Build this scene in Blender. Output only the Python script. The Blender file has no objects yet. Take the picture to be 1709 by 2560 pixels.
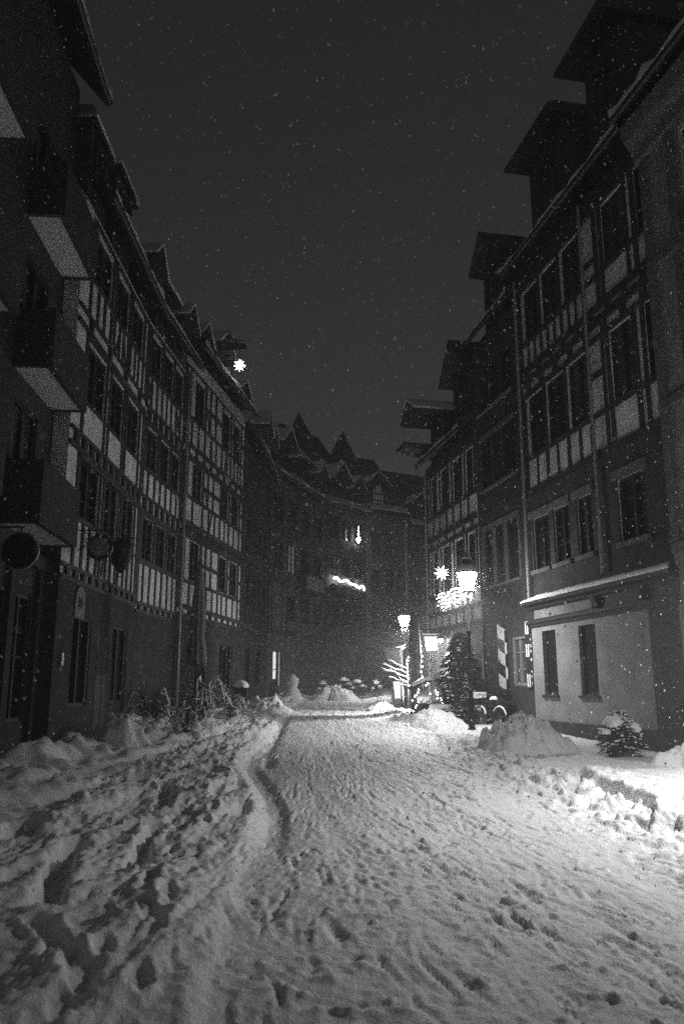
import bpy, math, random
import numpy as np
from mathutils import Vector, Matrix
random.seed(7)
SC = bpy.context.scene
COL = SC.collection
R = math.radians
PI = math.pi

# ------------------------------------------------------------------ materials
def mat(name, v, rough=.8, var=.25, scale=6., bump=.0, bscale=40., spec=.3, metal=0., emit=0., stretch=None, evar=0.):
    m = bpy.data.materials.new(name); m.use_nodes = True
    nt = m.node_tree; b = nt.nodes['Principled BSDF']
    b.inputs['Roughness'].default_value = rough
    b.inputs['Metallic'].default_value = metal
    b.inputs['Specular IOR Level'].default_value = spec
    b.inputs['Base Color'].default_value = (v, v, v, 1)
    tc = nt.nodes.new('ShaderNodeTexCoord')
    src = tc.outputs['Object']
    if stretch:
        mp = nt.nodes.new('ShaderNodeMapping'); mp.inputs['Scale'].default_value = stretch
        nt.links.new(src, mp.inputs['Vector']); src = mp.outputs['Vector']
    if var > 0:
        n = nt.nodes.new('ShaderNodeTexNoise'); n.inputs['Scale'].default_value = scale
        n.inputs['Detail'].default_value = 6; n.inputs['Roughness'].default_value = .65
        nt.links.new(src, n.inputs['Vector'])
        r = nt.nodes.new('ShaderNodeMapRange')
        r.inputs['From Min'].default_value = .3; r.inputs['From Max'].default_value = .7
        r.inputs['To Min'].default_value = v*(1-var); r.inputs['To Max'].default_value = min(.9, v*(1+var))
        nt.links.new(n.outputs['Fac'], r.inputs['Value'])
        nt.links.new(r.outputs['Result'], b.inputs['Base Color'])
    if bump > 0:
        n2 = nt.nodes.new('ShaderNodeTexNoise'); n2.inputs['Scale'].default_value = bscale
        n2.inputs['Detail'].default_value = 5
        nt.links.new(src, n2.inputs['Vector'])
        bp = nt.nodes.new('ShaderNodeBump'); bp.inputs['Strength'].default_value = bump
        bp.inputs['Distance'].default_value = .02
        nt.links.new(n2.outputs['Fac'], bp.inputs['Height'])
        nt.links.new(bp.outputs['Normal'], b.inputs['Normal'])
    if emit > 0:
        b.inputs['Emission Color'].default_value = (1, 1, 1, 1)
        b.inputs['Emission Strength'].default_value = emit
    return m

SNOW = mat('snow', .82, .65, .05, 3, .5, 70, .25)
SNOWG = mat('trodden_snow', .80, .6, .09, 5, .7, 55, .25)
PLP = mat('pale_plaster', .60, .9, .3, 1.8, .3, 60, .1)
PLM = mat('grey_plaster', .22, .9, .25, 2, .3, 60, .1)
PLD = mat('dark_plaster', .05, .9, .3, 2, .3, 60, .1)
PLBAY = mat('ochre_plaster', .23, .9, .26, 1.3, .35, 70, .1)
SOFF = mat('painted_soffit', .5, .9, .08, 2, .15, 50, .1)
CONC = mat('render_facade', .05, .9, .2, 1.2, .25, 60, .1)
WOOD = mat('dark_timber', .035, .7, .4, 9, .4, 30, .25, stretch=(6, 6, 1))
WOODP = mat('pale_painted_wood', .5, .6, .15, 6, .2, 40, .3)
WOODD = mat('black_brown_wood', .022, .7, .3, 8, .3, 40, .25)
TILE = mat('roof_tile', .05, .8, .4, 5, .8, 14, .2)
GLASS = mat('dark_window_glass', .012, .06, 0, 1, .05, 2, .5)
METAL = mat('black_iron', .03, .45, .3, 12, .2, 50, .4, .3)
ZINC = mat('zinc', .3, .5, .2, 8, .1, 50, .4, .4)
STONE = mat('sandstone', .13, .9, .3, 4, .5, 30, .1)
GLASSC = mat('curtained_window_glass', .06, .1, .5, 3, .05, 2, .5, stretch=(9, 1, .6))
BARK = mat('bark', .05, .9, .4, 10, .7, 25, .1)
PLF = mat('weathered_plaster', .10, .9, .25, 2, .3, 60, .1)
DSTONE = mat('sooty_sandstone', .06, .9, .35, 3, .5, 30, .1)
NEEDLE = mat('conifer_needles', .04, .8, .4, 20)
CANVAS = mat('parasol_canvas', .05, .9, .2, 4, .3, 60, .1)
CANVL = mat('pale_canvas', .2, .9, .15, 4, .3, 60, .1)
BLACKP = mat('black_paint', .02, .6, .2, 8)
WHITEP = mat('white_paint', .75, .6, .08, 6)
RUBBER = mat('rubber', .03, .8, .2, 8)
LAMPG = mat('lit_lantern_glass', .8, .4, 0, emit=110)
LAMPG0 = mat('dim_lantern_glass', .8, .4, 0, emit=22)
BULB = mat('lit_bulb', .8, .4, 0, emit=22)
BULBW = mat('lit_wall_bulb', .8, .4, 0, emit=45)
STARM = mat('lit_paper_star', .8, .6, 0, emit=9)
STARW = mat('lit_star_core', .8, .6, 0, emit=30)
DOORL = mat('lit_door_glass', .5, .4, 0, emit=.9)
DOORD = mat('dim_door_glass', .3, .4, 0, emit=.18)
WINL = mat('lit_curtain', .5, .8, .0, emit=.16)
WIND = mat('dim_lit_window', .3, .5, .0, emit=.07)
SIGNL = mat('backlit_sign', .7, .5, 0, emit=.8)

# ------------------------------------------------------------------ mesh builder
class MB:
    def __init__(s): s.v = []; s.f = []; s.m = []
    def add(s, vs, fs, mi=0):
        o = len(s.v); s.v += [tuple(p) for p in vs]
        s.f += [tuple(o+i for i in f) for f in fs]; s.m += [mi]*len(fs); return s
    def box(s, x0, x1, y0, y1, z0, z1, mi=0):
        return s.add([(x0,y0,z0),(x1,y0,z0),(x1,y1,z0),(x0,y1,z0),(x0,y0,z1),(x1,y0,z1),(x1,y1,z1),(x0,y1,z1)],
              [(0,3,2,1),(4,5,6,7),(0,1,5,4),(1,2,6,5),(2,3,7,6),(3,0,4,7)], mi)
    def quad(s, a, b, c, d, mi=0): return s.add([a,b,c,d], [(0,1,2,3)], mi)
    def bar(s, p, q, w, t, mi=0):
        """slanted flat timber in the XZ plane of a facade: p,q=(x,z), w wide, Y from -t to .01"""
        dx, dz = q[0]-p[0], q[1]-p[1]; L = math.hypot(dx, dz) or 1; nx, nz = -dz/L*w/2, dx/L*w/2
        P = [(p[0]+nx,p[1]+nz),(q[0]+nx,q[1]+nz),(q[0]-nx,q[1]-nz),(p[0]-nx,p[1]-nz)]
        return s.add([(a,-t,b) for a,b in P]+[(a,.01,b) for a,b in P],
              [(0,1,2,3),(7,6,5,4),(0,4,5,1),(1,5,6,2),(2,6,7,3),(3,7,4,0)], mi)
    def prism(s, poly, axis, a0, a1, mi=0):
        """poly of 2-D points extruded along axis 'x','y' or 'z'"""
        n = len(poly)
        def pt(p, a): return (a,p[0],p[1]) if axis=='x' else (p[0],a,p[1]) if axis=='y' else (p[0],p[1],a)
        return s.add([pt(p,a0) for p in poly]+[pt(p,a1) for p in poly],
              [tuple(range(n))[::-1], tuple(range(n,2*n))]+[(i,(i+1)%n,n+(i+1)%n,n+i) for i in range(n)], mi)
    def tube(s, pts, r, n=6, mi=0, cap=True):
        pts = [Vector(p) for p in pts]; rs = r if isinstance(r,(list,tuple)) else [r]*len(pts)
        vs = []
        for i,p in enumerate(pts):
            t = (pts[min(i+1,len(pts)-1)]-pts[max(i-1,0)]).normalized()
            u = t.cross(Vector((0,0,1)))
            if u.length < .05: u = t.cross(Vector((0,1,0)))
            u.normalize(); w = t.cross(u)
            for k in range(n):
                a = 2*PI*k/n; vs.append(p+(u*math.cos(a)+w*math.sin(a))*rs[i])
        fs = []
        for i in range(len(pts)-1):
            for k in range(n): fs.append((i*n+k, i*n+(k+1)%n, (i+1)*n+(k+1)%n, (i+1)*n+k))
        if cap: fs.append(tuple(range(n))[::-1]); fs.append(tuple((len(pts)-1)*n+k for k in range(n)))
        return s.add(vs, fs, mi)
    def lathe(s, prof, n=12, c=(0,0,0), mi=0, ph=0., sx=1., sy=1.):
        vs = []
        for r,z in prof:
            for k in range(n):
                a = 2*PI*k/n+ph; vs.append((c[0]+r*sx*math.cos(a), c[1]+r*sy*math.sin(a), c[2]+z))
        m = len(prof); fs = []
        for i in range(m-1):
            for k in range(n): fs.append((i*n+k, i*n+(k+1)%n, (i+1)*n+(k+1)%n, (i+1)*n+k))
        fs.append(tuple(range(n))[::-1]); fs.append(tuple((m-1)*n+k for k in range(n)))
        return s.add(vs, fs, mi)
    def ball(s, c, r, n=8, mi=0, sz=1.):
        return s.lathe([(max(.001,r*math.sin(PI*i/n)), -r*sz*math.cos(PI*i/n)) for i in range(n+1)], n+2, c, mi)
    def ring(s, c, R_, r, axis='y', n=24, m=6, a0=0, a1=2*PI, mi=0):
        pts = []
        full = abs(a1-a0-2*PI) < 1e-6
        for i in range(n+1):
            a = a0+(a1-a0)*i/n
            ca, sa = R_*math.cos(a), R_*math.sin(a)
            pts.append((c[0]+ca,c[1],c[2]+sa) if axis=='y' else (c[0],c[1]+ca,c[2]+sa) if axis=='x' else (c[0]+ca,c[1]+sa,c[2]))
        return s.tube(pts, r, m, mi, not full)
    def build(s, name, m, parent=None, smooth=False, loc=None):
        me = bpy.data.meshes.new(name); me.from_pydata(s.v, [], s.f)
        for x in (m if isinstance(m,(list,tuple)) else [m]): me.materials.append(x)
        if isinstance(m,(list,tuple)): me.polygons.foreach_set('material_index', s.m)
        if smooth: me.polygons.foreach_set('use_smooth', [True]*len(me.polygons))
        me.update()
        o = bpy.data.objects.new(name, me); COL.objects.link(o)
        if parent: o.parent = parent
        if loc: o.location = loc
        return o

def tag(o, label=None, cat=None, group=None, kind=None):
    if label: o['label'] = label
    if cat: o['category'] = cat
    if group: o['group'] = group
    if kind: o['kind'] = kind
    return o
def thing(name, label, cat, loc=(0,0,0), rz=0, group=None):
    o = bpy.data.objects.new(name, None); COL.objects.link(o)
    o.location = loc; o.rotation_euler = (0,0,rz); o.empty_display_size = .2
    return tag(o, label, cat, group)
def copy_tree(o, parent=None):
    c = o.copy(); COL.objects.link(c); c.parent = parent
    for ch in list(o.children): copy_tree(ch, c)
    return c
def jit(mb, a, seed=0):
    rn = random.Random(seed); mb.v = [(x+rn.uniform(-a,a), y+rn.uniform(-a,a), z+rn.uniform(-a,a)) for x,y,z in mb.v]; return mb

# ------------------------------------------------------------------ noise and ground
def _hash(ix, iy, seed):
    h = (ix.astype(np.int64)*374761393 + iy.astype(np.int64)*668265263 + seed*144269504) & 0xffffffff
    h = ((h ^ (h >> 13))*1274126177) & 0xffffffff
    h = h ^ (h >> 16)
    return (h & 0xffff)/65535.*2-1
def noise(x, y, seed=0):
    ix = np.floor(x); iy = np.floor(y); fx = x-ix; fy = y-iy
    u = fx*fx*fx*(fx*(fx*6-15)+10); v = fy*fy*fy*(fy*(fy*6-15)+10)
    def gd(dx, dy):
        a = _hash(ix+dx, iy+dy, seed)*PI
        return np.cos(a)*(fx-dx)+np.sin(a)*(fy-dy)
    return 1.5*((gd(0,0)*(1-u)+gd(1,0)*u)*(1-v)+(gd(0,1)*(1-u)+gd(1,1)*u)*v)
def fbm(x, y, seed=0, oc=4, g=.5):
    t = 0; a = 1.
    for i in range(oc):
        t = t+a*noise(x*2**i+17.3*i, y*2**i-9.1*i, seed+i*7); a *= g
    return t
def sstep(a, b, x):
    t = np.clip((x-a)/(b-a), 0, 1); return t*t*(3-2*t)
def pdist(x, y, pl):
    """distance to polyline and signed side (+ = left of travel)"""
    best = np.full(x.shape, 1e9); side = np.zeros(x.shape)
    for (ax,ay),(bx,by) in zip(pl[:-1], pl[1:]):
        dx, dy = bx-ax, by-ay; L2 = dx*dx+dy*dy
        t = np.clip(((x-ax)*dx+(y-ay)*dy)/L2, 0, 1)
        d = np.hypot(x-ax-t*dx, y-ay-t*dy); sd = dx*(y-ay)-dy*(x-ax)
        k = d < best; best = np.where(k, d, best); side = np.where(k, np.sign(sd), side)
    return best, side
def gz(y): return .03*max(0., y-10)
TRACK = [(-.60,2.),(-.68,4.83),(-.78,6.36),(-.9,8.1),(-1.0,10.6),(-1.26,12.28),(-1.85,15.2),(-2.0,17.3),(-1.93,20.6),(-2.02,24),(-2.08,28.4),(-2.0,36.),(-1.6,63.)]
STEP = [(4.2,15.6),(3.78,12.9),(3.74,11.9),(3.78,11.35),(3.85,10.95),(3.84,10.5),(3.66,9.95),(3.42,9.4)]
REDGE = [(3.2,63),(1.5,36),(1.6,31),(2.1,26),(2.4,22.5),(2.75,18.5),(2.9,16.),(3.15,13.),(3.35,10.5),(3.5,7.5),(3.2,5)]

def height(x, y):
    base = .03*np.maximum(0, y-10)
    w1 = noise(x*.9, y*.35, 3)
    xs = x+.2*(y-8)*sstep(-1.2, .8, x)            # follows the lane as it bends
    dT, sT = pdist(x, y, TRACK); tl = np.where(sT > 0, dT, -dT)   # sT>0: left of the track (travel away)
    dR, sR = pdist(x, y, REDGE); rr = np.where(sR > 0, dR, -dR)   # travelling towards the camera: left = +x side
    left = sstep(.0, .35, tl); right = sstep(-.1, .3, rr); road = (1-left)*(1-right)
    # packed lane: nearly flat, patches of crumbs, and thin drag scars that run with the traffic
    q = xs; al = y
    patch = sstep(-.15, .45, fbm(q*.7, al*.35, 91, 2)+.12); patch2 = sstep(-.1, .4, fbm(q*1.3, al*.7, 92, 2))
    h = base+.022*fbm(q*.9, al*.3, 11, 3)+.008*fbm(q*3.2, al*1.0, 12, 3)
    h = h+np.maximum(0, fbm(q*7, al*4.2, 21, 2)-.36)*.036*(.25+patch)+np.maximum(0, fbm(q*15, al*9, 22, 2)-.30)*.036*(.35+patch2)
    h = h-np.maximum(0, fbm(q*7.5, al*.95, 23, 2)-.42)*.05*(.3+patch2)
    for k, (fx, fy, dp, th) in enumerate(((2.4,.36,.022,.16),(3.6,.5,.030,.14),(5.6,.8,.034,.12),(8.5,1.3,.032,.10))):
        wob = q+.10*noise(x*1.1, al*.8, 29+k)
        c = np.clip(1-np.abs(noise(wob*fx+7*k, al*fy, 31+k))*(11-k), 0, 1)
        gt = np.clip((noise(x*fx*.55+3*k, al*fy*1.7, 41+k)-th)*4, 0, 1)
        rag = np.clip(.7+.7*noise(x*8, al*1.6, 51+k), .1, 1.3)
        h = h-dp*c*gt*rag
        c2 = np.clip(1-np.abs(noise((wob-.05)*fx+7*k, al*fy, 31+k)-.16)*(9-k), 0, 1); h = h+dp*.45*c2*gt*np.clip(rag, .2, 2)
    # the wheel track at the lane's left edge with its tread and the little wall of snow outside it
    ty = sstep(7., 10.5, y)
    ty = ty*(1-sstep(27, 30, y)); h = h-.075*np.exp(-((tl+.19)/.14)**4)*ty+.006*np.sin(y*42)*np.exp(-((tl+.17)/.12)**4)*ty
    h = h+.075*np.exp(-((tl-.10)/.10)**2)*(.5+.5*ty)*(1+.5*noise(x*3, y*2, 41))
    d2, s2 = pdist(x, y, [(-1.35,15.2),(-1.62,17.5),(-1.66,20),(-1.75,23.5),(-1.9,27)])
    h = h-.17*np.exp(-(d2/.13)**2)*(.7+.5*noise(x*2, y*1.2, 42))
    # left side: deep trodden snow that climbs to the house fronts
    L = left*(.12+.04*w1+sstep(1.6, 4.2, tl)*(.16+.08*fbm(x*.8, y*.5, 43, 2)))
    far_l = sstep(6.5, 10.5, y); xl = x-.12*(y-7)
    fu = .085*fbm(xl*1.25, y*.22, 51, 3)+.05*fbm(xl*2.3, y*.6, 52, 2)
    rid = (np.abs(fbm(xl*1.3+4, y*.22, 55, 2))-.25)*.17
    lump = np.maximum(0, fbm(x*3.6, y*2.5, 53, 3)-.16)*.11*sstep(-.25, .2, noise(x*.8, y*.5, 56)+.45*far_l-.1)
    crumb = np.maximum(0, fbm(x*8, y*6, 57, 2)-.28)*.06
    hole = np.maximum(0, fbm(x*2.4+.6, y*1.3, 54, 2)-.36)*.45
    h = h+L+left*(fu+rid*(.4+.6*far_l)+lump*(.18+.72*far_l)+crumb*(.4+.6*far_l)-hole*.15*far_l)
    for pl, w, dp in (([(-2.55,8.2),(-2.42,7.4),(-2.2,6.6),(-2.02,5.85)], .12, .20), ([(-2.08,9.5),(-1.95,8.5),(-1.78,7.5)], .10, .17),
                      ([(-1.9,5.5),(-1.62,5.05),(-1.4,4.72),(-1.3,4.4)], .08, .08), ([(-1.88,7.25),(-1.84,7.08)], .08, .16),
                      ([(-1.5,6.9),(-1.42,6.3)], .07, .07), ([(-1.35,5.9),(-1.2,5.6)], .06, .06), ([(-3.4,9.2),(-3.15,8.3)], .2, .16),
                      ([(-2.6,12.4),(-2.35,11.2),(-2.25,10.4)], .13, .12), ([(-1.75,11.8),(-1.62,11.0)], .10, .11), ([(-2.2,14.3),(-2.0,13.4)], .12, .12),
                      ([(-3.2,13.6),(-3.,12.2)], .15, .12)):
        d, s_ = pdist(x+.06*noise(x*4, y*3, 61), y+.06*noise(x*4+5, y*3, 62), pl)
        h = h-dp*(1-sstep(w*.45, w*1.2, d))+.022*np.exp(-((d-w*1.5)/(w*.5))**2)
    # right side: churned clods, then the untouched slab along the houses
    ch = np.exp(-(rr/.55)**2)*sstep(4.5, 7, y)
    h = h+ch*((1-np.exp(-np.maximum(0, fbm(x*3.4, y*2.4, 71, 3)-.02)*4.5))*.10+.02*fbm(x*9, y*7, 73, 2)+.03)
    h = h+right*(.07+.03*w1)*sstep(5, 8, y)
    h = h+right*(1-np.exp(-np.maximum(0, fbm(x*4.5, y*3.2, 72, 3)-.1)*5))*.05*(1-sstep(.9, 1.8, rr))
    dS, sS = pdist(x+.05*noise(x*3, y*3, 75), y, STEP); st = np.where(sS > 0, dS, -dS)
    z = sstep(-.02, .06, st)*sstep(8.8, 10.0, y)*(1-sstep(13.0, 14.6, y))
    h = h+z*.16-.04*np.exp(-((st+.05)/.06)**2)*sstep(9.1, 9.8, y)*(1-sstep(12.4, 13.4, y))
    # snow heaped along the fronts on both sides
    wl = sstep(3.35, 5.3, -x)*sstep(9, 13, y)*(1-sstep(24, 31, y))
    h = h+wl*(.10+.20*fbm(x*1.3, y*1.0, 81, 3)+.14*np.maximum(0, fbm(x*3, y*2.3, 82, 2)))
    # ridge thrown up at the far left bend, mounds further up the street
    d3, s3 = pdist(x, y, [(-3.7,31.),(-3.0,30.2),(-2.3,29.6)])
    h = h+.42*np.exp(-(d3/.55)**2)*(1+.5*fbm(x*3, y*2, 83, 2))
    h = h+.016*fbm(x*14, y*11, 95, 2)*(.4+.6*left)
    return h

PRINTS = []
def _trail(pts, side, seed):
    rn = random.Random(seed); k = 0
    for (ax,ay),(bx,by) in zip(pts[:-1], pts[1:]):
        L = math.hypot(bx-ax, by-ay); a = math.atan2(by-ay, bx-ax); n = int(L/.40)
        for i in range(n):
            t = (i+.5)/n; k += 1; o = side*(1 if k % 2 else -1)+rn.uniform(-.03,.03)
            PRINTS.append((ax+(bx-ax)*t-o*math.sin(a), ay+(by-ay)*t+o*math.cos(a), a+rn.uniform(-.2,.2)+(.12 if k % 2 else -.12), rn.uniform(.6,1.1)))
_trail([(-2.3,3.6),(-2.75,7.),(-2.5,11.),(-3.1,17.)], .13, 1)
_trail([(-1.15,4.),(-1.5,8.),(-1.9,12.5),(-2.6,19.)], .12, 2)
_trail([(-4.4,8.),(-3.5,12.),(-3.3,20.)], .13, 3)
_trail([(3.3,6.5),(4.3,10.5),(4.5,15.)], .12, 4)
def stamp(X, Y, Z):
    for px, py, a, k in PRINTS:
        i0, i1 = np.searchsorted(Y[:,0], (py-.4, py+.4)); j0, j1 = np.searchsorted(X[0], (px-.4, px+.4))
        if i1-i0 < 2 or j1-j0 < 2: continue
        x = X[i0:i1,j0:j1]-px; y = Y[i0:i1,j0:j1]-py; u = x*math.cos(a)+y*math.sin(a); v = -x*math.sin(a)+y*math.cos(a)
        d = np.sqrt((u/.155)**2+(v/(.062-.012*np.tanh(u*8)))**2)
        soft = .45 if px > .3 and px < 3.4 else 1.
        Z[i0:i1,j0:j1] += k*soft*(-.055*(1-sstep(.75, 1.15, d))+.018*np.exp(-((d-1.4)/.3)**2))
def ground():
    ys = [2.2]
    while ys[-1] < 62: ys.append(ys[-1]*1.0044+.0015)
    xa = list(np.arange(-12, -3.6, .07))+list(np.arange(-3.6, 4.6, .02))+list(np.arange(4.6, 14, .07))
    X, Y = np.meshgrid(np.array(xa), np.array(ys))
    Z = height(X, Y); stamp(X, Y, Z)
    nr, nc = X.shape
    co = np.stack([X, Y, Z], -1).reshape(-1, 3).astype(np.float32)
    idx = np.arange(nr*nc).reshape(nr, nc)
    q = np.stack([idx[:-1,:-1], idx[:-1,1:], idx[1:,1:], idx[1:,:-1]], -1).reshape(-1, 4)
    me = bpy.data.meshes.new('snowy_street')
    me.vertices.add(len(co)); me.vertices.foreach_set('co', co.ravel())
    me.loops.add(q.size); me.loops.foreach_set('vertex_index', q.ravel().astype(np.int32))
    me.polygons.add(len(q)); me.polygons.foreach_set('loop_start', np.arange(0, q.size, 4, dtype=np.int32))
    me.polygons.foreach_set('loop_total', np.full(len(q), 4, dtype=np.int32))
    me.polygons.foreach_set('use_smooth', np.ones(len(q), dtype=bool))
    me.update(); me.validate(); me.materials.append(SNOWG)
    o = bpy.data.objects.new('street', me); COL.objects.link(o)
    tag(o, 'snow covered lane with wheel tracks and trodden banks', 'street', kind='structure')
    g = MB(); n = 40
    g.quad((-45,-9,-.35),(45,-9,-.35),(45,10,-.35),(-45,10,-.35)); g.quad((-45,10,-.35),(45,10,-.35),(45,80,1.75),(-45,80,1.75))
    tag(g.build('ground', SNOW), 'snow covered ground under and behind the houses', 'ground', kind='structure')
ground()

# ------------------------------------------------------------------ houses
_wcache = {}
class House:
    def __init__(s, name, label, P0, P1, depth=8.):
        s.P0, s.P1 = P0, P1; dx, dy = P1[0]-P0[0], P1[1]-P0[1]; s.L = math.hypot(dx, dy); s.depth = depth
        s.ang = math.atan2(dy, dx)
        s.o = thing(name, label, 'house', (P0[0],P0[1],gz(min(P0[1],P1[1]))), s.ang)
        s.z0 = s.o.location.z; s.holes = []; s.W = []
    def world(s, x, out, z):
        """point on the facade: x along it, out in front of it, absolute height z"""
        d = (math.cos(s.ang), math.sin(s.ang))
        return (s.P0[0]+d[0]*x+d[1]*out, s.P0[1]+d[1]*x-d[0]*out, z)
    def b(s, mb, name, m, parent=None, smooth=False):
        if not parent: mb.v = [(x,y,z-s.z0) for x,y,z in mb.v]
        return mb.build(name, m, parent or s.o, smooth)
    def win(s, x0, x1, z0, z1, cols=2, rows=3, fm=None, glass=None, sill=None, fw=.06, curtain=None):
        s.holes.append((x0,x1,z0,z1)); fm = fm or WOODD; glass = glass or (GLASSC if random.random() < .3 else GLASS)
        key = (round(x1-x0,2), round(z1-z0,2), cols, rows, fm.name, glass.name, fw)
        w, h = x1-x0, z1-z0
        if key not in _wcache:
            p = MB().quad((0,.11,0),(w,.11,0),(w,.11,h),(0,.11,h)).build('window', glass); 
            f = MB()
            f.box(0,fw,.04,.107,0,h); f.box(w-fw,w,.04,.107,0,h); f.box(fw,w-fw,.04,.107,0,fw); f.box(fw,w-fw,.04,.107,h-fw,h)
            for i in range(1, cols): f.box(w*i/cols-.035,w*i/cols+.035,.045,.107,fw,h-fw)
            for i in range(1, rows): f.box(fw,w-fw,.07,.108,h*i/rows-.013,h*i/rows+.013)
            fo = f.build('frame', fm, p)
            _wcache[key] = p
            o = p
        else: o = copy_tree(_wcache[key])
        o.parent = s.o; o.location = (x0, 0, z0-s.z0); s.W.append(o)
        if sill: 
            q = MB().box(-.08, w+.08, -.1, .0, -.09, -.01).build('sill', sill, o)
        if curtain:
            q = MB()
            for i in range(5): q.box(w*(.08+.17*i), w*(.2+.17*i), .112, .114, .1, h-.1)
            q.build('curtain', curtain, o); 
        return o
    def wall(s, zt, m, zb=None, gables=True, name='wall', roofz=None):
        zb = -.8 if zb is None else zb
        L, D = s.L, s.depth; mb = MB()
        xs = sorted({0., L}|{v for h in s.holes for v in h[:2]}); zs = sorted({zb, zt}|{v for h in s.holes for v in h[2:]})
        for x0, x1 in zip(xs, xs[1:]):
            for z0, z1 in zip(zs, zs[1:]):
                cx, cz = (x0+x1)/2, (z0+z1)/2
                if x1-x0 < 1e-6 or z1-z0 < 1e-6: continue
                if any(h[0] < cx < h[1] and h[2] < cz < h[3] for h in s.holes): continue
                mb.quad((x0,0,z0),(x1,0,z0),(x1,0,z1),(x0,0,z1))
        for x0,x1,z0,z1 in s.holes:
            mb.quad((x0,0,z0),(x0,.14,z0),(x0,.14,z1),(x0,0,z1)); mb.quad((x1,.14,z0),(x1,0,z0),(x1,0,z1),(x1,.14,z1))
            mb.quad((x0,0,z0),(x1,0,z0),(x1,.14,z0),(x0,.14,z0)); mb.quad((x0,.14,z1),(x1,.14,z1),(x1,0,z1),(x0,0,z1))
        mb.quad((0,D,zb),(0,0,zb),(0,0,zt),(0,D,zt)); mb.quad((L,0,zb),(L,D,zb),(L,D,zt),(L,0,zt)); mb.quad((L,D,zb),(0,D,zb),(0,D,zt),(L,D,zt))
        if roofz:
            for x in (0, L): mb.add([(x,0,zt),(x,D,zt),(x,D/2,roofz)], [(0,1,2)])
        else: mb.quad((0,0,zt),(L,0,zt),(L,D,zt),(0,D,zt))
        return s.b(mb, name, m)
    def roof(s, ze, zr, ov=.5, snow=True, x0=0., x1=None, gut=True):
        L, D = s.L if x1 is None else x1, s.depth
        t = .18
        mb = MB(); mb.prism([(-ov,ze),(-ov,ze+t),(D/2,zr+t),(D+ov,ze+t),(D+ov,ze),(D/2,zr)], 'x', x0, L)
        r = s.b(mb, 'roof', TILE)
        if gut:
            g = MB(); g.tube([(x0,-ov-.06,ze+.06-s.z0),(L,-ov-.06,ze+.06-s.z0)], .07, 8); g.build('gutter', METAL, r)
        if snow:
            rn = random.Random(int(L*100)); q = MB(); n = max(6, int(L/.35)); pts = []
            prof = [.05+.06*abs(rn.gauss(0,1)) if rn.random() > .25 else .02 for _ in range(n+1)]
            vs = []
            for i in range(n+1):
                x = x0+(L-x0)*i/n; k = prof[i]; sl = (zr-ze)/(D/2+ov)
                zq = ze+t-s.z0
                vs += [(x,-ov-.10,zq-.03),(x,-ov-.08-k*.3,zq+k*.8),(x,-ov+.1,zq+.1*sl+k),(x,-ov+.35+k,zq+(.35+k)*sl+.01)]
            fs = [(i*4+j, (i+1)*4+j, (i+1)*4+j+1, i*4+j+1) for i in range(n) for j in range(3)]
            q.add(vs, fs); q.build('eaves_snow', SNOW, r, True)
        return r
    def dormer(s, x0, x1, z0, zw, zr, hood=.5, dp=3., hip=False, snow=True, wm=None, win=True, y0=.02, ex=.25):
        mb = MB(); xc = (x0+x1)/2
        mb.box(x0, x1, y0, dp, z0, zw)
        if not hip: mb.add([(x0,y0,zw),(x1,y0,zw),(xc,y0,zr-.1)], [(0,1,2)])
        d = s.b(mb, 'dormer', wm or WOOD)
        zz = s.z0; t = .12; ye = y0-hood; rd = y0+.25 if hip else ye
        def shell(off, tt, exx, yy, rr_):
            m = MB(); a = (x0-exx, zw-.08+off); c = (x1+exx, zw-.08+off); p = (xc, zr+off)
            A0 = [(a[0],yy,a[1]-zz),(p[0],rr_,p[1]-zz),(c[0],yy,c[1]-zz)]; A1 = [(a[0],dp,a[1]-zz),(p[0],dp,p[1]-zz),(c[0],dp,c[1]-zz)]
            v = A0+A1+[(x,y,z+tt) for x,y,z in A0+A1]
            f = [(0,1,4,3),(1,2,5,4),(6,9,10,7),(7,10,11,8),(0,3,9,6),(2,8,11,5),(3,4,10,9),(4,5,11,10),(0,6,7,1),(1,7,8,2)]
            if hip: f += [(0,1,2),(6,8,7),(0,2,8,6)]
            return m.add(v, f)
        r = shell(0, t, ex, ye, rd).build('dormer_roof', TILE, d)
        if snow: jit(shell(t+.004, .10, ex+.03, ye-.03, rd-.02), .012, int(x0*50)).build('dormer_snow', SNOW, d, False)
        if win:
            w = min(.9, (x1-x0)*.5); h = (zw-z0)*.6; f = MB(); xa = xc-w/2; za = z0+(zw-z0)*.25-zz
            p = MB().quad((xa,y0-.012,za),(xa+w,y0-.012,za),(xa+w,y0-.012,za+h),(xa,y0-.012,za+h)).build('dormer_window', GLASS, d)
            for q in (xa, xa+w/2, xa+w): f.box(q-.035,q+.035,y0-.05,y0-.014,za,za+h)
            for q in (za, za+h*.5, za+h): f.box(xa,xa+w,y0-.045,y0-.016,q-.03,q+.03)
            d.data.update(); f.build('dormer_window_frame', WOODD, d)
        return d

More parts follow.
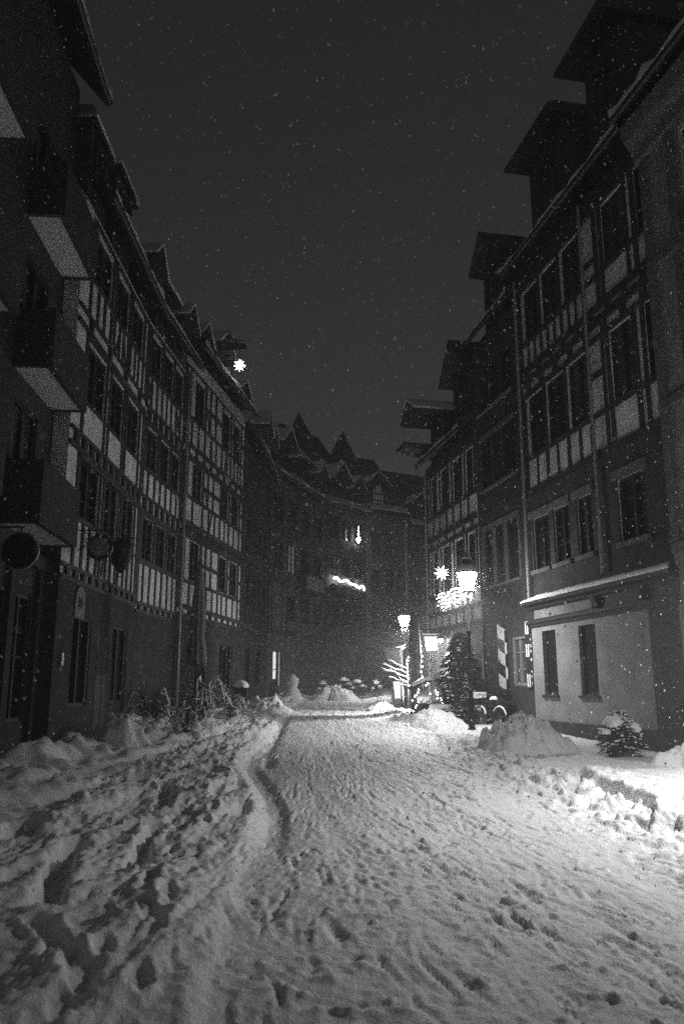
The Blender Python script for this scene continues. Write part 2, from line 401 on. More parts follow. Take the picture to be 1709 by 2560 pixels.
class TF:
    """timber frame of one house, collected as one mesh"""
    def __init__(s): s.mb = MB(); s.i = 0
    def _t(s, t): s.i += 1; return t+.0007*(s.i % 7)
    def h(s, x0, x1, z0, z1, t=.035): s.mb.box(x0, x1, -s._t(t), .01, z0, z1); return s
    def v(s, x, z0, z1, w=.14, t=.028):
        j = random.uniform; s.mb.bar((x+j(-.018,.018), z0), (x+j(-.018,.018), z1), w*j(.85,1.2), s._t(t)); return s
    def d(s, x0, z0, x1, z1, w=.13, t=.022): s.mb.bar((x0,z0), (x1,z1), w, s._t(t)); return s
    def studs(s, x0, x1, z0, z1, n, w=.12, jit=.0):
        for i in range(1, n): s.v(x0+(x1-x0)*i/n+random.uniform(-jit,jit), z0, z1, w)
        return s
    def ends(s, x0, x1, z0, z1, n, w=.16, t=.10):
        for i in range(n): 
            x = x0+(x1-x0)*(i+.5)/n; s.mb.box(x-w/2, x+w/2, -t, .01, z0, z1)
        return s

def downpipe(h, x, z0, z1, out=.12, r=.055):
    m = MB(); m.tube([(x,-out,z1),(x,-out,z0)], r, 8)
    for z in np.arange(z0+.8, z1, 2.2): m.box(x-.07, x+.07, -out-.01, 0, z-.02, z+.02)
    return h.b(m, 'downpipe', ZINC, smooth=False)

# ---- left: rendered apartment house with two stacks of balconies
def apartments():
    P0, P1 = (-5.12, 6.0), (-5.72, 15.15)
    h = House('apartment_house', 'dark rendered house with stacked balconies at the near left edge', P0, P1, 8.)
    L = h.L
    S = lambda y: (y-6.0)/9.15*L
    for zf in (4.2, 6.9, 9.75):
        for y0, y1 in ((8.9,10.1),(12.9,14.2)):
            h.win(S(y0), S(y1), zf+.12, zf+2.25, 2, 2)
        h.win(S(11.15), S(12.1), zf+.9, zf+2.2, 2, 2)
    for y0, y1 in ((7.0,8.6),(9.2,11.0),(12.0,13.2),(13.6,14.7)):
        h.win(S(y0), S(y1), 1.0, 3.2, 2, 2)
    h.wall(14.3, CONC, roofz=19.5); h.roof(14.25, 19.6, .5, x1=L+.35)
    g = MB()
    for y in (8.85, 11.5, 13.4, 14.95): g.box(S(y)-.14, S(y)+.14, -.1, .01, -.3, 3.9)
    g.box(0, L, -.14, .01, 3.72, 3.95); h.b(g, 'shopfront', CONC)
    for (ya, yb, pr) in ((7.9, 10.75, .72), (12.65, 15.0, .66)):
        for zf in (9.75, 6.9, 4.2):
            k = MB(); x0, x1 = S(ya), S(yb)
            k.box(x0, x1, -pr, .01, zf, zf+.13)
            b = h.b(k, 'balcony', SOFF)
            q = MB(); z = zf+.132-h.z0
            q.box(x0, x1, -pr-.004, -pr+.09, z-.152, z+.92); q.box(x0-.004, x0+.09, -pr+.09, 0, z-.152, z+.92); q.box(x1-.09, x1+.004, -pr+.09, 0, z-.152, z+.92)
            q.build('parapet', CONC, b)
    h.dormer(S(8.5), S(11.2), 14.3, 16.3, 17.4, .4, 3, True)
    return h
APT = apartments()

# ---- left: half-timbered house with hanging signs
def left_signs():
    h = House('half_timbered_house', 'left half-timbered house with three window bays behind the hanging signs', (-5.4,15.17), (-5.44,20.98))
    L = h.L; t = TF(); B = ((.75,2.15),(2.62,3.70),(4.12,5.25))
    for z0, z1 in ((4.98,6.25),(7.50,8.80),(10.28,11.42)):
        for x0, x1 in B: h.win(x0, x1, z0, z1, 2, 3, WOODD, fw=.075)
    h.win(1.0, 2.2, 1.2, 3.0, 2, 1); h.win(3.9, 5.2, 1.2, 3.0, 2, 1)
    d = MB(); d.box(2.7, 3.5, -.03, .02, -.3, 2.7); h.b(d, 'door', WOODD)
    h.wall(11.75, PLP, roofz=17.3)
    gf = MB(); gf.box(0, L, -.025, .01, -.5, 3.62); 
    for x0,x1 in ((1.0,2.2),(3.9,5.2)): pass
    fr = MB()
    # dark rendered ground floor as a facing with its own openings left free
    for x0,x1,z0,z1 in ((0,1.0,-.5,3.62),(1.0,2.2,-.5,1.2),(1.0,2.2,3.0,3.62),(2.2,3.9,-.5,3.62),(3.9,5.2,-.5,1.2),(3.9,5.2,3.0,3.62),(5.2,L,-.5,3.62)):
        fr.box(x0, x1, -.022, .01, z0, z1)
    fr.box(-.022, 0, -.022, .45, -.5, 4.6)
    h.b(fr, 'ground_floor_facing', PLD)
    for zb, zt in ((3.62,3.95),(6.30,6.72),(8.93,9.36)):
        t.h(0, L, zb, zb+.10, .05); t.h(0, L, zt-.08, zt, .05); t.ends(.1, L, zb+.10, zt-.08, 11 if zb < 8 else 4, .22 if zb < 8 else .16, .07)
    for z0, z1, zw0, zw1 in ((3.95,4.90,4.95,6.30),(6.72,7.42,7.48,8.93),(9.36,10.2,10.26,11.6)):
        t.h(.64, L, z1, zw0, .045); t.h(.64, L, zw1-.1, zw1, .045)
        t.v(L-.06, z0, zw1, .16)
        for x0, x1 in B:
            t.v(x0-.09, z0, zw1, .13); t.v(x1+.09, z0, zw1, .13)
        t.h(2.3, 2.46, (zw0+zw1)/2-.05, (zw0+zw1)/2+.05); t.h(3.86, 3.96, (zw0+zw1)/2-.05, (zw0+zw1)/2+.05)
        if z0 < 5 or z0 > 9:
            for x0, x1 in B: t.studs(x0, x1, z0, z1, 3)
    t.d(2.7,9.4,3.1,10.2,.1); t.d(3.6,9.4,3.3,10.2,.1); t.d(2.7,4.0,2.95,4.88,.1)
    h.b(t.mb, 'timber_frame', WOOD)
    h.roof(11.72, 17.4, .5)
    h.dormer(2.0, 3.5, 11.75, 13.85, 14.5, .12, 3, True, ex=.1); h.dormer(.02, 1.35, 11.75, 13.6, 14.35, .1, 3, True, ex=.04)
    h.dormer(4.75, 5.75, 11.75, 13.0, 13.6, .45, 3)
    return h
LH1 = left_signs()

def left_studs():
    h = House('half_timbered_house', 'left half-timbered house with dense close studding next to the pale rainpipe', (-5.44,21.02), (-5.14,24.86))
    L = h.L; t = TF()
    B = ((.3,1.25),(1.5,2.45),(2.65,3.6))
    for z0, z1 in ((4.95,6.15),(7.50,8.70),(10.25,11.45)):
        for x0, x1 in B: h.win(x0, x1, z0, z1, 2, 3, WOODD)
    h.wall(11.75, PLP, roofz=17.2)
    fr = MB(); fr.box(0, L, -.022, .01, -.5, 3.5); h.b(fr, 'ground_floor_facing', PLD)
    for zb, zt in ((3.5,3.80),(6.22,6.72),(8.78,9.28)):
        t.h(0, L, zb, zb+.09, .05); t.h(0, L, zt-.09, zt, .05); t.ends(.05, L, zb+.09, zt-.09, 7, .22, .07)
    for z0, z1, zw1 in ((3.80,4.82,6.22),(6.72,7.40,8.78),(9.28,10.15,11.6)):
        t.h(0, L, z1, z1+.12, .045); t.h(0, L, zw1-.07, zw1, .045)
        t.studs(0, L, z0, z1, 7 if z0 < 9 else 8, .11, .02)
        for x0, x1 in B: t.v(x0-.06, z1, zw1, .1); t.v(x1+.06, z1, zw1, .1)
        t.v(.07, z0, zw1); t.v(L-.07, z0, zw1)
    for a, c in ((.1,.5),(2.9,3.4)): t.d(a,9.3,c,10.15,.1); t.d(c,9.3,a,10.15,.1)
    h.b(t.mb, 'timber_frame', WOOD)
    h.roof(11.80, 17.3, .48)
    h.dormer(.5, 1.8, 11.8, 13.1, 13.6, .35, 3, True, ex=.12); h.dormer(2.4, 3.4, 11.8, 12.9, 13.5, .5, 3)
    downpipe(h, L-.08, -.2, 11.7, .16)
    return h
LH2 = left_studs()

def left_crane():
    h = House('half_timbered_house', 'left half-timbered house whose hoist dormer carries a lit star', (-5.13,24.92), (-4.06,32.15))
    L = h.L; t = TF()
    B = ((.95,1.98),(4.22,5.18),(5.72,6.62))
    zz = ((4.98,6.28),(7.72,8.93),(10.42,11.90))
    for z0, z1 in zz:
        for x0, x1 in B: h.win(x0, x1, z0, z1, 2, 3, WOODD)
    h.win(2.0,3.2,1.3,3.1,2,2); h.win(4.6,6.2,1.3,3.1,3,2)
    h.wall(12.65, PLP, roofz=18.2)
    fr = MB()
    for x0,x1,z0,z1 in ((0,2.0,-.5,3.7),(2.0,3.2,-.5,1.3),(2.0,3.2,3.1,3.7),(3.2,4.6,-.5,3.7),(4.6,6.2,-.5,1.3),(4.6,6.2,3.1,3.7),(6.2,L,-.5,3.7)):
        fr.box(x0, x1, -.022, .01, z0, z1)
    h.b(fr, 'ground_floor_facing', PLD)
    t.h(0, L, 3.70, 3.86, .05); t.h(0, L, 4.0, 4.14, .05); t.ends(0, L, 3.86, 4.0, 10, .2, .06)
    for zb, zt in ((6.36,6.86),(8.97,9.5)):
        t.h(0, L, zb, zb+.14, .05); t.h(0, L, zt-.16, zt, .05); t.ends(0, L, zb+.14, zt-.16, 9 if zb > 8 else 20, .17, .06)
    for z0, z1, zw1 in ((4.14,4.84,6.36),(6.86,7.62,8.97),(9.5,10.32,12.1)):
        t.h(0, L, z1, z1+.11, .045); t.h(0, L, zw1-.06, zw1, .045); zm = (z1+zw1)/2
        for x in (.06, .42, 2.08, 2.62, 3.24, 4.12, 5.28, 5.62, 6.72, L-.07): t.v(x, z0 if x in (.06, 2.08, 4.12, 5.28, 6.72) or abs(x-L) < .2 else z1, zw1, .15)
        for a, c in ((2.08,4.12),(5.28,5.62),(6.72,L),(.06,.42)): t.h(a, c, zm-.07, zm+.07)
        t.studs(.0, 2.08, z0, z1, 2 if z0 < 8 else 3, .13); t.studs(2.08, 4.12, z0, z1, 3, .13, .05); t.studs(4.12, 5.28, z0, z1, 2, .13, .08); t.studs(5.28, 6.72, z0, z1, 2 if z0 < 8 else 3, .12, .08)
    t.d(2.95,9.5,2.75,10.3,.09); t.d(4.5,9.5,4.75,10.3,.09); t.d(5.9,9.5,5.65,10.3,.09); t.d(2.9,6.9,3.15,7.6,.09); t.d(2.55,10.4,2.3,11.1,.09); t.d(2.6,7.7,2.3,8.3,.09)
    h.b(t.mb, 'timber_frame', WOOD)
    h.roof(12.6, 18.3, .5)
    d = h.dormer(2.6, 4.2, 12.65, 13.85, 14.62, .4, 3.2)
    k = MB(); k.box(3.33, 3.47, -.98, .3, 13.98-h.z0, 14.12-h.z0); k.prism([(-1.02,14.16-h.z0),(-.3,14.3-h.z0),(-.3,14.35-h.z0),(-1.04,14.2-h.z0)], 'x', 3.05, 3.75)
    k.build('hoist_beam', WOOD, d)
    h.dormer(.7, 1.6, 12.65, 13.3, 13.9, .35, 3); h.dormer(5.6, 6.6, 12.65, 13.2, 13.7, .4, 3)
    return h
LH3 = left_crane()

# ---- right: near house, tall half-timbered one with the plastered bay
def right_near():
    h = House('plastered_house', 'pale plastered house with a moulded cornice at the far right edge', (6.66,15.88+.0), (8.5,6.9), 8)
    # only its far corner shows
    for i in range(4):
        for z0, z1 in ((4.8,6.4),(7.9,9.8),(11.0,12.9)):
            h.win(1.35+i*1.9, 2.45+i*1.9, z0, z1, 2, 3, WOODP, sill=STONE)
    h.wall(13.9, PLM, roofz=19.0)
    m = MB(); L = h.L
    m.prism([(0,13.0),(-.12,13.05),(-.16,13.3),(-.34,13.5),(-.42,13.85),(0,13.85)], 'x', -.02, L); h.b(m, 'cornice', STONE)
    q = MB()
    for z in (4.2, 7.2, 10.35): q.box(0, L, -.07, .01, z, z+.2)
    for x in (.0, .95): q.box(x, x+.28, -.045, .01, 4.4, 13.0)
    h.b(q, 'pilaster', STONE)
    h.roof(13.95, 19.2, .55)
    return h
RH0 = right_near()

def rx(y): return 9.98-.2*y
def right_bay():
    # runs from the far corner (y=22.75) to the near one (y=15.9)
    P0, P1 = (rx(22.72), 22.72), (rx(15.92), 15.92)
    h = House('half_timbered_house', 'tall right half-timbered house above the plastered bay with snow on its ledge', P0, P1)
    L = h.L; t = TF(); o = 9.78
    s = lambda a: a-o
    f1 = ((10.0,11.05),(11.32,12.22),(12.62,13.42),(14.6,15.75))
    for a, b in f1: h.win(s(a), s(b), 4.78, 6.27, 2, 3, WOODD)
    W = ((10.08,11.05),(11.3,12.3),(12.58,13.6),(14.72,15.72),(16.2,16.68))
    for a, b in W:
        h.win(s(a), s(b), 8.16, 9.9, 2, 3, WOODD); h.win(s(a), s(b), 11.68, 13.25, 2, 3, WOODD)
    h.wall(13.95, PLP, roofz=19.6)
    # first floor stone facing
    fr = MB(); xs = [0]+[s(v) for p in f1 for v in p]+[L]
    for i in range(0, len(xs), 2): fr.box(xs[i], xs[i+1], -.03, .01, 3.6, 7.0)
    for a, b in f1: fr.box(s(a), s(b), -.03, .01, 3.6, 4.78); fr.box(s(a), s(b), -.03, .01, 6.27, 7.0)
    h.b(fr, 'first_floor_facing', DSTONE)
    for a, b in f1:
        ln = MB(); ln.box(s(a)-.15, s(b)+.12, -.09, -.03, 6.28, 6.48); h.b(ln, 'lintel', STONE)
        ln = MB(); ln.box(s(a)-.06, s(b)+.06, -.12, -.03, 4.66, 4.775); h.b(ln, 'sill', STONE)
    t.h(0, L, 6.95, 7.14, .07); t.h(0, L, 8.0, 8.12, .045); t.h(0, L, 9.92, 10.06, .05); t.h(0, L, 10.28, 10.5, .08); t.h(0, L, 10.66, 10.84, .06)
    t.h(0, L, 11.52, 11.66, .045); t.h(0, L, 13.3, 13.9, .05); t.ends(0, L, 10.06, 10.28, 8, .22, .06); t.ends(0, L, 10.5, 10.66, 9, .14, .06)
    posts = [9.86,11.17,12.43,13.66,14.4,14.64,15.82,16.12,L+o-.06]
    for x in posts:
        t.v(s(x), 7.1, 10.0, .15); t.v(s(x), 10.8, 13.4, .15)
    for a, b in ((9.9,11.17),(11.17,12.43),(12.43,13.66)): t.studs(s(a), s(b), 10.84, 11.52, 3, .12)
    for a, b in ((9.9,11.17),(11.17,12.43),(12.43,13.66)): t.studs(s(a), s(b), 7.14, 8.0, 2, .1)
    t.h(s(13.66), s(14.4), 9.0, 9.16); t.h(s(13.66), s(14.4), 12.0, 12.14)
    h.b(t.mb, 'timber_frame', WOOD)
    h.roof(13.9, 19.7, .5)
    h.dormer(s(10.95), s(13.3), 13.95, 17.0, 18.4, .7, 3.4, True, False); h.dormer(s(14.45), s(16.3), 13.95, 17.4, 19.2, .75, 3.4, True, False)
    # ground-floor bay, a little in front of the floors above
    b = MB(); bz = -.3
    x0, x1 = .02, L; yb = -.12; bw = ((.67,1.47),(2.72,3.56)); z0, z1 = 1.37, 3.06
    xs = [x0]+[v for p in bw for v in p]+[5.865]
    for i in range(0, len(xs), 2): b.quad((xs[i],yb,.70),(xs[i+1],yb,.70),(xs[i+1],yb,3.2),(xs[i],yb,3.2))
    for a, c in bw:
        b.quad((a,yb,.70),(c,yb,.70),(c,yb,z0),(a,yb,z0)); b.quad((a,yb,z1),(c,yb,z1),(c,yb,3.2),(a,yb,3.2))
        b.quad((a,yb,z0),(a,-.001,z0),(a,-.001,z1),(a,yb,z1)); b.quad((c,-.001,z0),(c,yb,z0),(c,yb,z1),(c,-.001,z1))
        b.quad((a,yb,z0),(c,yb,z0),(c,-.001,z0),(a,-.001,z0)); b.quad((a,-.001,z1),(c,-.001,z1),(c,yb,z1),(a,yb,z1))
    b.quad((x0,0,.70),(x0,yb,.70),(x0,yb,3.2),(x0,0,3.2))
    by = h.b(b, 'bay_wall', PLBAY)
    for a, c in bw:
        z = z0-h.z0; zt_ = z1-h.z0
        p = MB().quad((a,-.012,z),(c,-.012,z),(c,-.012,zt_),(a,-.012,zt_)).build('bay_window', GLASS, by)
        f = MB(); f.box(a,a+.05,-.04,-.016,z,zt_); f.box(c-.05,c,-.04,-.016,z,zt_); f.box(a+.05,c-.05,-.04,-.016,z,z+.05); f.box(a+.05,c-.05,-.04,-.016,zt_-.05,zt_)
        f.build('bay_window_frame', BLACKP, by)
        MB().box(a-.07, c+.05, yb-.06, yb+.0, z-.07, z-.003).build('bay_window_sill', BLACKP, by)
    pl = MB(); pl.box(x0-.03, L, -.17, .0, -.6, .70); h.b(pl, 'plinth', PLD)
    dk = MB(); dk.box(5.87, L, -.14, .0, .70, 3.2); h.b(dk, 'shop_pier', PLD)
    c = MB()
    c.prism([(0,3.2),(-.17,3.2),(-.19,3.26),(-.24,3.30),(-.24,3.36),(-.15,3.38),(-.15,3.66),(-.2,3.70),(-.22,3.76),(-.34,3.80),(-.36,3.88),(0,3.95)], 'x', x0-.12, L+.1)
    co = h.b(c, 'cornice', WOODD)
    fz = MB(); fz.box(.35, 3.55, -.17, -.151, 3.41-h.z0, 3.64-h.z0); fz.build('frieze_panel', PLBAY, co)
    cb = MB()
    for x in (3.7, 5.6): cb.prism([(-.151,3.4-h.z0),(-.22,3.42-h.z0),(-.3,3.66-h.z0),(-.151,3.66-h.z0)], 'x', x, x+.22)
    cb.build('corbel', WOODD, co)
    n = 60; vs = []; rn = random.Random(5)
    for i in range(n+1):
        x = x0-.14+(L+.24)*i/n; e = .5+.5*min(1, i/8); k = .12*e+rn.uniform(-.012,.012)
        vs += [(x,-.375+rn.uniform(-.01,.01),3.885-h.z0),(x,-.385+rn.uniform(-.01,.01),3.885+k*.6-h.z0),(x,-.3,3.90+k-h.z0),(x,-.05,3.94+k-h.z0),(x,0,3.94-h.z0)]
    MB().add(vs, [(i*5+j,(i+1)*5+j,(i+1)*5+j+1,i*5+j+1) for i in range(n) for j in range(4)]).build('ledge_snow', SNOW, co, True)
    downpipe(h, .02, 3.9, 13.8, .14); downpipe(h, s(13.9), 4.2, 13.8, .13, .045)
    return h
RH1 = right_bay()

def right_mid():
    P0, P1 = (rx(26.72), 26.72), (rx(22.78), 22.78)
    h = House('plastered_house', 'dark plastered house with the striped shutter on the right', P0, P1)
    L = h.L; o = 5.70; s = lambda a: a-o
    for a, b in ((6.2,7.0),(7.18,7.92),(8.1,9.0)):
        h.win(s(a), s(b), 4.75, 6.6, 2, 3, WOODD, sill=STONE); h.win(s(a), s(b), 8.0, 9.7, 2, 3, WOODD, sill=STONE); h.win(s(a), s(b), 10.7, 12.2, 2, 3, WOODD, sill=STONE)
    h.win(s(8.05), s(9.08), 1.6, 3.05, 2, 3, PLM, fw=.09)
    h.wall(13.3, PLD, roofz=18.6)
    for a, b in ((6.2,7.0),(7.18,7.92),(8.1,9.0)):
        q = MB(); q.box(s(a)-.1, s(b)+.1, -.05, .01, 9.72, 9.88); h.b(q, 'lintel', STONE)
        q = MB(); q.box(s(a)-.1, s(b)+.1, -.05, .01, 6.62, 6.78)
        for x in (s(a)-.1, s(b)): q.box(x, x+.1, -.045, .01, 4.75, 6.62)
        h.b(q, 'window_surround', STONE)
    # striped shutters: one leaf folded back on the wall, the other half open
    def leaf(x, w, ang, seed):
        m = MB(); H = 1.86; n = 5; hh = H/n
        for i in range(n):
            mi = (i+seed) % 2; za, zb = i*hh, (i+1)*hh; sl = .20
            ya, yb = -.04, 0
            P = [(0,za+sl*.5),(w,za-sl*.5),(w,zb-sl*.5),(0,zb+sl*.5)]
            m.add([(a,ya,b) for a,b in P]+[(a,yb,b) for a,b in P], [(0,1,2,3),(7,6,5,4),(1,5,6,2),(3,7,4,0)], mi)
            m.box(w+.002, w+.045, -.05, 0, za-.1+.02, zb-.1-.02, 1-mi)
        o_ = m.build('shutter', [WHITEP, BLACKP], h.o); o_.location = (s(x), -.05, 1.52-h.z0); o_.rotation_euler = (0,0,ang); return o_
    leaf(7.2, .60, -.02, 0)
    m = MB(); m.box(0, .44, -.04, 0, 0, 1.86, 1); rn = random.Random(4)
    for z in (.02, .86, 1.5):
        for x in (.03, .17): m.box(x, x+.085, -.046, -.041, z, z+.36, 0)
    for z in (.1, .28, .42, .74, .98, 1.12, 1.32):
        k = rn.uniform(.04, .08); m.box(.33, .33+rn.uniform(.05,.09), -.046, -.041, z, z+k, 0)
    m.box(.33, .41, -.046, -.041, 1.16, 1.2, 0)
    o_ = m.build('shutter', [WHITEP, BLACKP], h.o); o_.location = (s(9.19), -.02, 1.55-h.z0)
    h.roof(13.35, 18.8, .3)
    h.dormer(s(7.0), s(8.6), 13.35, 15.6, 16.6, .45, 3.2, False, False)
    return h
RH2 = right_mid()

def right_far():
    P0, P1 = (rx(32.25)-.0, 32.25), (rx(26.78), 26.78)
    h = House('half_timbered_house', 'right half-timbered house hung with a curtain of fairy lights', P0, P1)
    L = h.L; t = TF()
    for a, b in ((.55,1.1),(1.75,2.62),(3.2,4.1),(4.6,5.3)):
        h.win(a, b, 5.05, 6.8, 2, 3, WOODD); h.win(a, b, 8.3, 9.85, 2, 3, WOODD)
    h.wall(10.4, PLP, roofz=15.6)
    gf = MB(); gf.box(0, L, -.03, .01, -.3, 3.62); h.b(gf, 'ground_floor_facing', PLM)
    t.h(0, L, 3.62, 3.78, .06); t.h(0, L, 4.22, 4.36, .06); t.studs(0, L, 3.78, 4.22, 7, .12)
    t.h(0, L, 4.86, 5.0, .04); t.h(0, L, 6.86, 7.0, .05); t.h(0, L, 7.22, 7.42, .07); t.ends(0, L, 7.0, 7.22, 6, .14, .05)
    t.h(0, L, 8.12, 8.26, .045); t.h(0, L, 9.9, 10.38, .05)
    t.studs(0, L, 7.42, 8.12, 7, .12); t.studs(0, L, 4.36, 4.86, 10, .12)
    for x in (.07, .48, 1.18, 1.68, 2.7, 3.13, 4.17, 4.53, L-.07): t.v(x, 4.9, 6.9, .12); t.v(x, 8.2, 9.95, .12)
    h.b(t.mb, 'timber_frame', WOOD)
    h.roof(10.35, 15.8, .5)
    h.dormer(3.5, 5.45, 10.4, 12.8, 14.1, .5, 3, False, False)
    h.dormer(.6, 2.2, 10.4, 12.15, 12.75, 1.25, 3.2); 
    k = MB(); k.prism([(-1.35,10.95),(.2,10.7),(.2,11.05),(-1.4,11.1)], 'x', .3, 1.5); h.b(k, 'hoist_hood', TILE)
    downpipe(h, .03, .2, 10.2, .1, .05)
    return h
RH3 = right_far()

# ---- far row that closes the bend
def far1():
    h = House('half_timbered_house', 'dark house at the bend with two faintly lit slit windows, beyond the hoist dormer', (-4.05,32.2), (-3.76,40.45))
    L = h.L; t = TF()
    for i in range(4):
        x = 1.0+i*1.85
        h.win(x, x+.9, 4.9, 6.3, 2, 3, WOODD); h.win(x, x+.9, 7.7, 9.1, 2, 3, WOODD, None if i < 3 else WIND); 
    h.win(1.5,2.6,1.6,3.2,2,2); h.win(4.5,5.8,1.6,3.2,2,2)
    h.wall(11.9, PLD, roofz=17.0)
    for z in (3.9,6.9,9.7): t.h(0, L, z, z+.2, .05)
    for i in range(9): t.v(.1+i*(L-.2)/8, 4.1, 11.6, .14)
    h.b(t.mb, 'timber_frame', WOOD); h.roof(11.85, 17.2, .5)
    h.dormer(4.0, 5.5, 11.9, 13.6, 14.5, .5, 3); h.dormer(6.4, 7.8, 11.9, 13.7, 14.6, .5, 3)
    return h
far1()
def far2():
    h = House('half_timbered_house', 'dark far house with the lit glass door behind the snowman', (-3.75,40.5), (-1.02,48.45))
    L = h.L; t = TF()
    for i in range(4):
        x = .6+i*2.0
        h.win(x, x+1.1, 7.6, 9.2, 2, 3, WOODD, WIND if i == 1 else None); h.win(x, x+1.1, 10.0, 11.6, 2, 3, WOODD); 
        if i: h.win(x, x+1.1, 5.0, 6.4, 2, 3, WOODD)
    h.holes.append((.78,1.42,1.62,3.31)); h.holes.append((1.46,1.9,1.62,3.33))
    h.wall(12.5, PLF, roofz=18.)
    d = MB(); d.quad((.78,.1,1.62),(1.42,.1,1.62),(1.42,.1,3.31),(.78,.1,3.31)); dd = h.b(d, 'lit_door', DOORL)
    d = MB(); d.quad((1.46,.1,1.62-h.z0),(1.9,.1,1.62-h.z0),(1.9,.1,3.33-h.z0),(1.46,.1,3.33-h.z0)); d.build('side_pane', DOORD, dd)
    f = MB(); z = h.z0
    f.box(.78,1.42,.06,.098,2.4-z,2.44-z); f.box(.78,.83,.06,.098,1.62-z,3.31-z); f.box(1.37,1.42,.06,.098,1.62-z,3.31-z); f.box(.83,1.37,.05,.098,1.62-z,1.95-z)
    f.build('door_frame', WOODD, dd)
    for z in (4.2,6.9,9.5): t.h(0, L, z, z+.22, .06)
    for x in (.1,.5,1.8,2.5,3.8,4.5,5.8,6.5,7.8,L-.1): t.v(x, 4.3, 12.2, .15)
    t.studs(0, L, 9.72, 10.0, 12, .1); t.studs(0, L, 7.1, 7.55, 12, .1)
    h.b(t.mb, 'timber_frame', WOOD)
    h.roof(12.45, 18.2, .5)
    h.dormer(.9, 2.5, 12.5, 14.4, 15.3, .5, 3.4); h.dormer(3.5, 5.5, 12.5, 14.2, 15.0, .5, 3.6, True); h.dormer(6.4, 7.6, 12.5, 14.0, 14.8, .5, 3)
    b = MB(); b.box(3.5, 6.4, -.75, 0, 6.72, 6.82); bo = h.b(b, 'balcony', WOOD)
    q = MB(); rn = random.Random(3)
    for i in range(24): q.box(3.5+i*.12, 3.58+i*.12, -.75, -.72, 6.83-h.z0, 7.6-h.z0-rn.random()*.12)
    q.build('balustrade', PLM, bo)
    a = MB(); a.tube([(3.0,4,17.5-h.z0),(3.0,4,21.0-h.z0)], .03, 5)
    for zz_ in (20.8, 20.2): a.tube([(2.4,4,zz_-h.z0),(3.8,4,zz_-h.z0)], .02, 4)
    a.build('antenna', METAL, h.o)
    return h
far2()
def far3():
    h = House('half_timbered_house', 'dark far house with the glowing garland under its windows', (-1.0,48.5), (1.48,51.72))
    L = h.L; t = TF()
    for i in range(3):
        x = .3+i*1.3
        h.win(x, x+.95, 8.3, 9.6, 2, 3, WOODD); h.win(x, x+.95, 10.6, 12.0, 2, 3, WOODD); h.win(x, x+.95, 5.0, 6.6, 2, 3, WOODD)
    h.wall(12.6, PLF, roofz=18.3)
    for z in (4.2,7.2,9.75): t.h(0, L, z, z+.22, .06)
    for x in (.1,.22,1.33,1.52,2.63,2.84,L-.1): t.v(x, 4.3, 12.3, .12)
    h.b(t.mb, 'timber_frame', WOOD)
    h.roof(12.55, 18.6, .5)
    h.dormer(.5, 2.0, 12.6, 14.3, 15.4, .5, 3.6); h.dormer(2.4, 3.6, 12.6, 14.0, 14.9, .5, 3)
    fb = MB(); rn = random.Random(9)
    for i in range(26): fb.box(.35+i*.12, .43+i*.12, -.32, -.05, 6.95+rn.random()*.15, 7.55+rn.random()*.2)
    h.b(fb, 'window_box_greenery', NEEDLE)
    return h
FH3 = far3()
def far4():
    h = House('plastered_house', 'far grey house with the lit arched attic window', (1.5,51.75), (4.32,53.38))
    L = h.L
    for x in (.45, 1.55):
        h.win(x, x+.72, 10.2, 11.6, 2, 3, WOODD, sill=STONE); h.win(x, x+.72, 7.6, 9.1, 2, 3, WOODD, sill=STONE); h.win(x, x+.72, 5.2, 6.6, 2, 3, WOODD, sill=STONE)
    h.win(2.45, 3.1, 7.6, 9.1, 1, 3, WOODD); 
    h.wall(12.9, PLF, roofz=17.5); h.roof(12.85, 17.7, .5)
    d = h.dormer(.25, 1.85, 12.95, 14.7, 15.6, .25, 3., False, True, None, False)
    zz = h.z0; yy = -.004
    # arched attic window: lit panes behind a wooden arch
    g = MB(); pts = [(1.05+.42*math.cos(a), 14.2+.62*math.sin(a)) for a in np.linspace(0, PI, 13)]
    g.add([(1.47,yy,13.3-zz)]+[(p[0],yy,p[1]-zz) for p in pts]+[(.63,yy,13.3-zz)], [tuple(range(15))]); g.build('arched_window', WIND, d)
    f = MB(); f.tube([(p[0],yy-.03,p[1]-zz) for p in pts], .07, 5)
    for x in (.63,.84,1.05,1.26,1.47): f.box(x-.035,x+.035,yy-.05,yy-.003,13.3-zz,14.2-zz+(.0 if x in (.63,1.47) else .5))
    for z in (13.3,13.75,14.2): f.box(.63,1.47,yy-.048,yy-.004,z-.05-zz,z+.05-zz)
    f.build('arched_window_frame', WOODD, d)
    downpipe(h, L-.06, .8, 12.6, .12, .1)
    return h
far4()
def far5():
    h = House('plastered_house', 'far grey house with a pale curtained window behind the second lamp', (4.35,53.42), (12.,57.6))
    L = h.L
    h.win(.32, 1.0, 10.0, 11.4, 2, 2, WOODD); h.win(.30, 1.0, 7.55, 8.65, 2, 1, WOODD, None, STONE, curtain=WINL); h.win(1.55, 1.85, 7.4, 8.3, 1, 1, WOODD, WINL, STONE)
    for i in range(3):
        h.win(2.6+i*1.5, 3.4+i*1.5, 7.5, 8.9, 2, 3, WOODD); h.win(2.6+i*1.5, 3.4+i*1.5, 10.0, 11.4, 2, 3, WOODD)
    h.wall(12.2, PLF, roofz=16.8); h.roof(12.15, 17., .5); h.dormer(.5, 1.9, 12.2, 13.8, 14.5, .4, 3)
    return h
FH5 = far5()
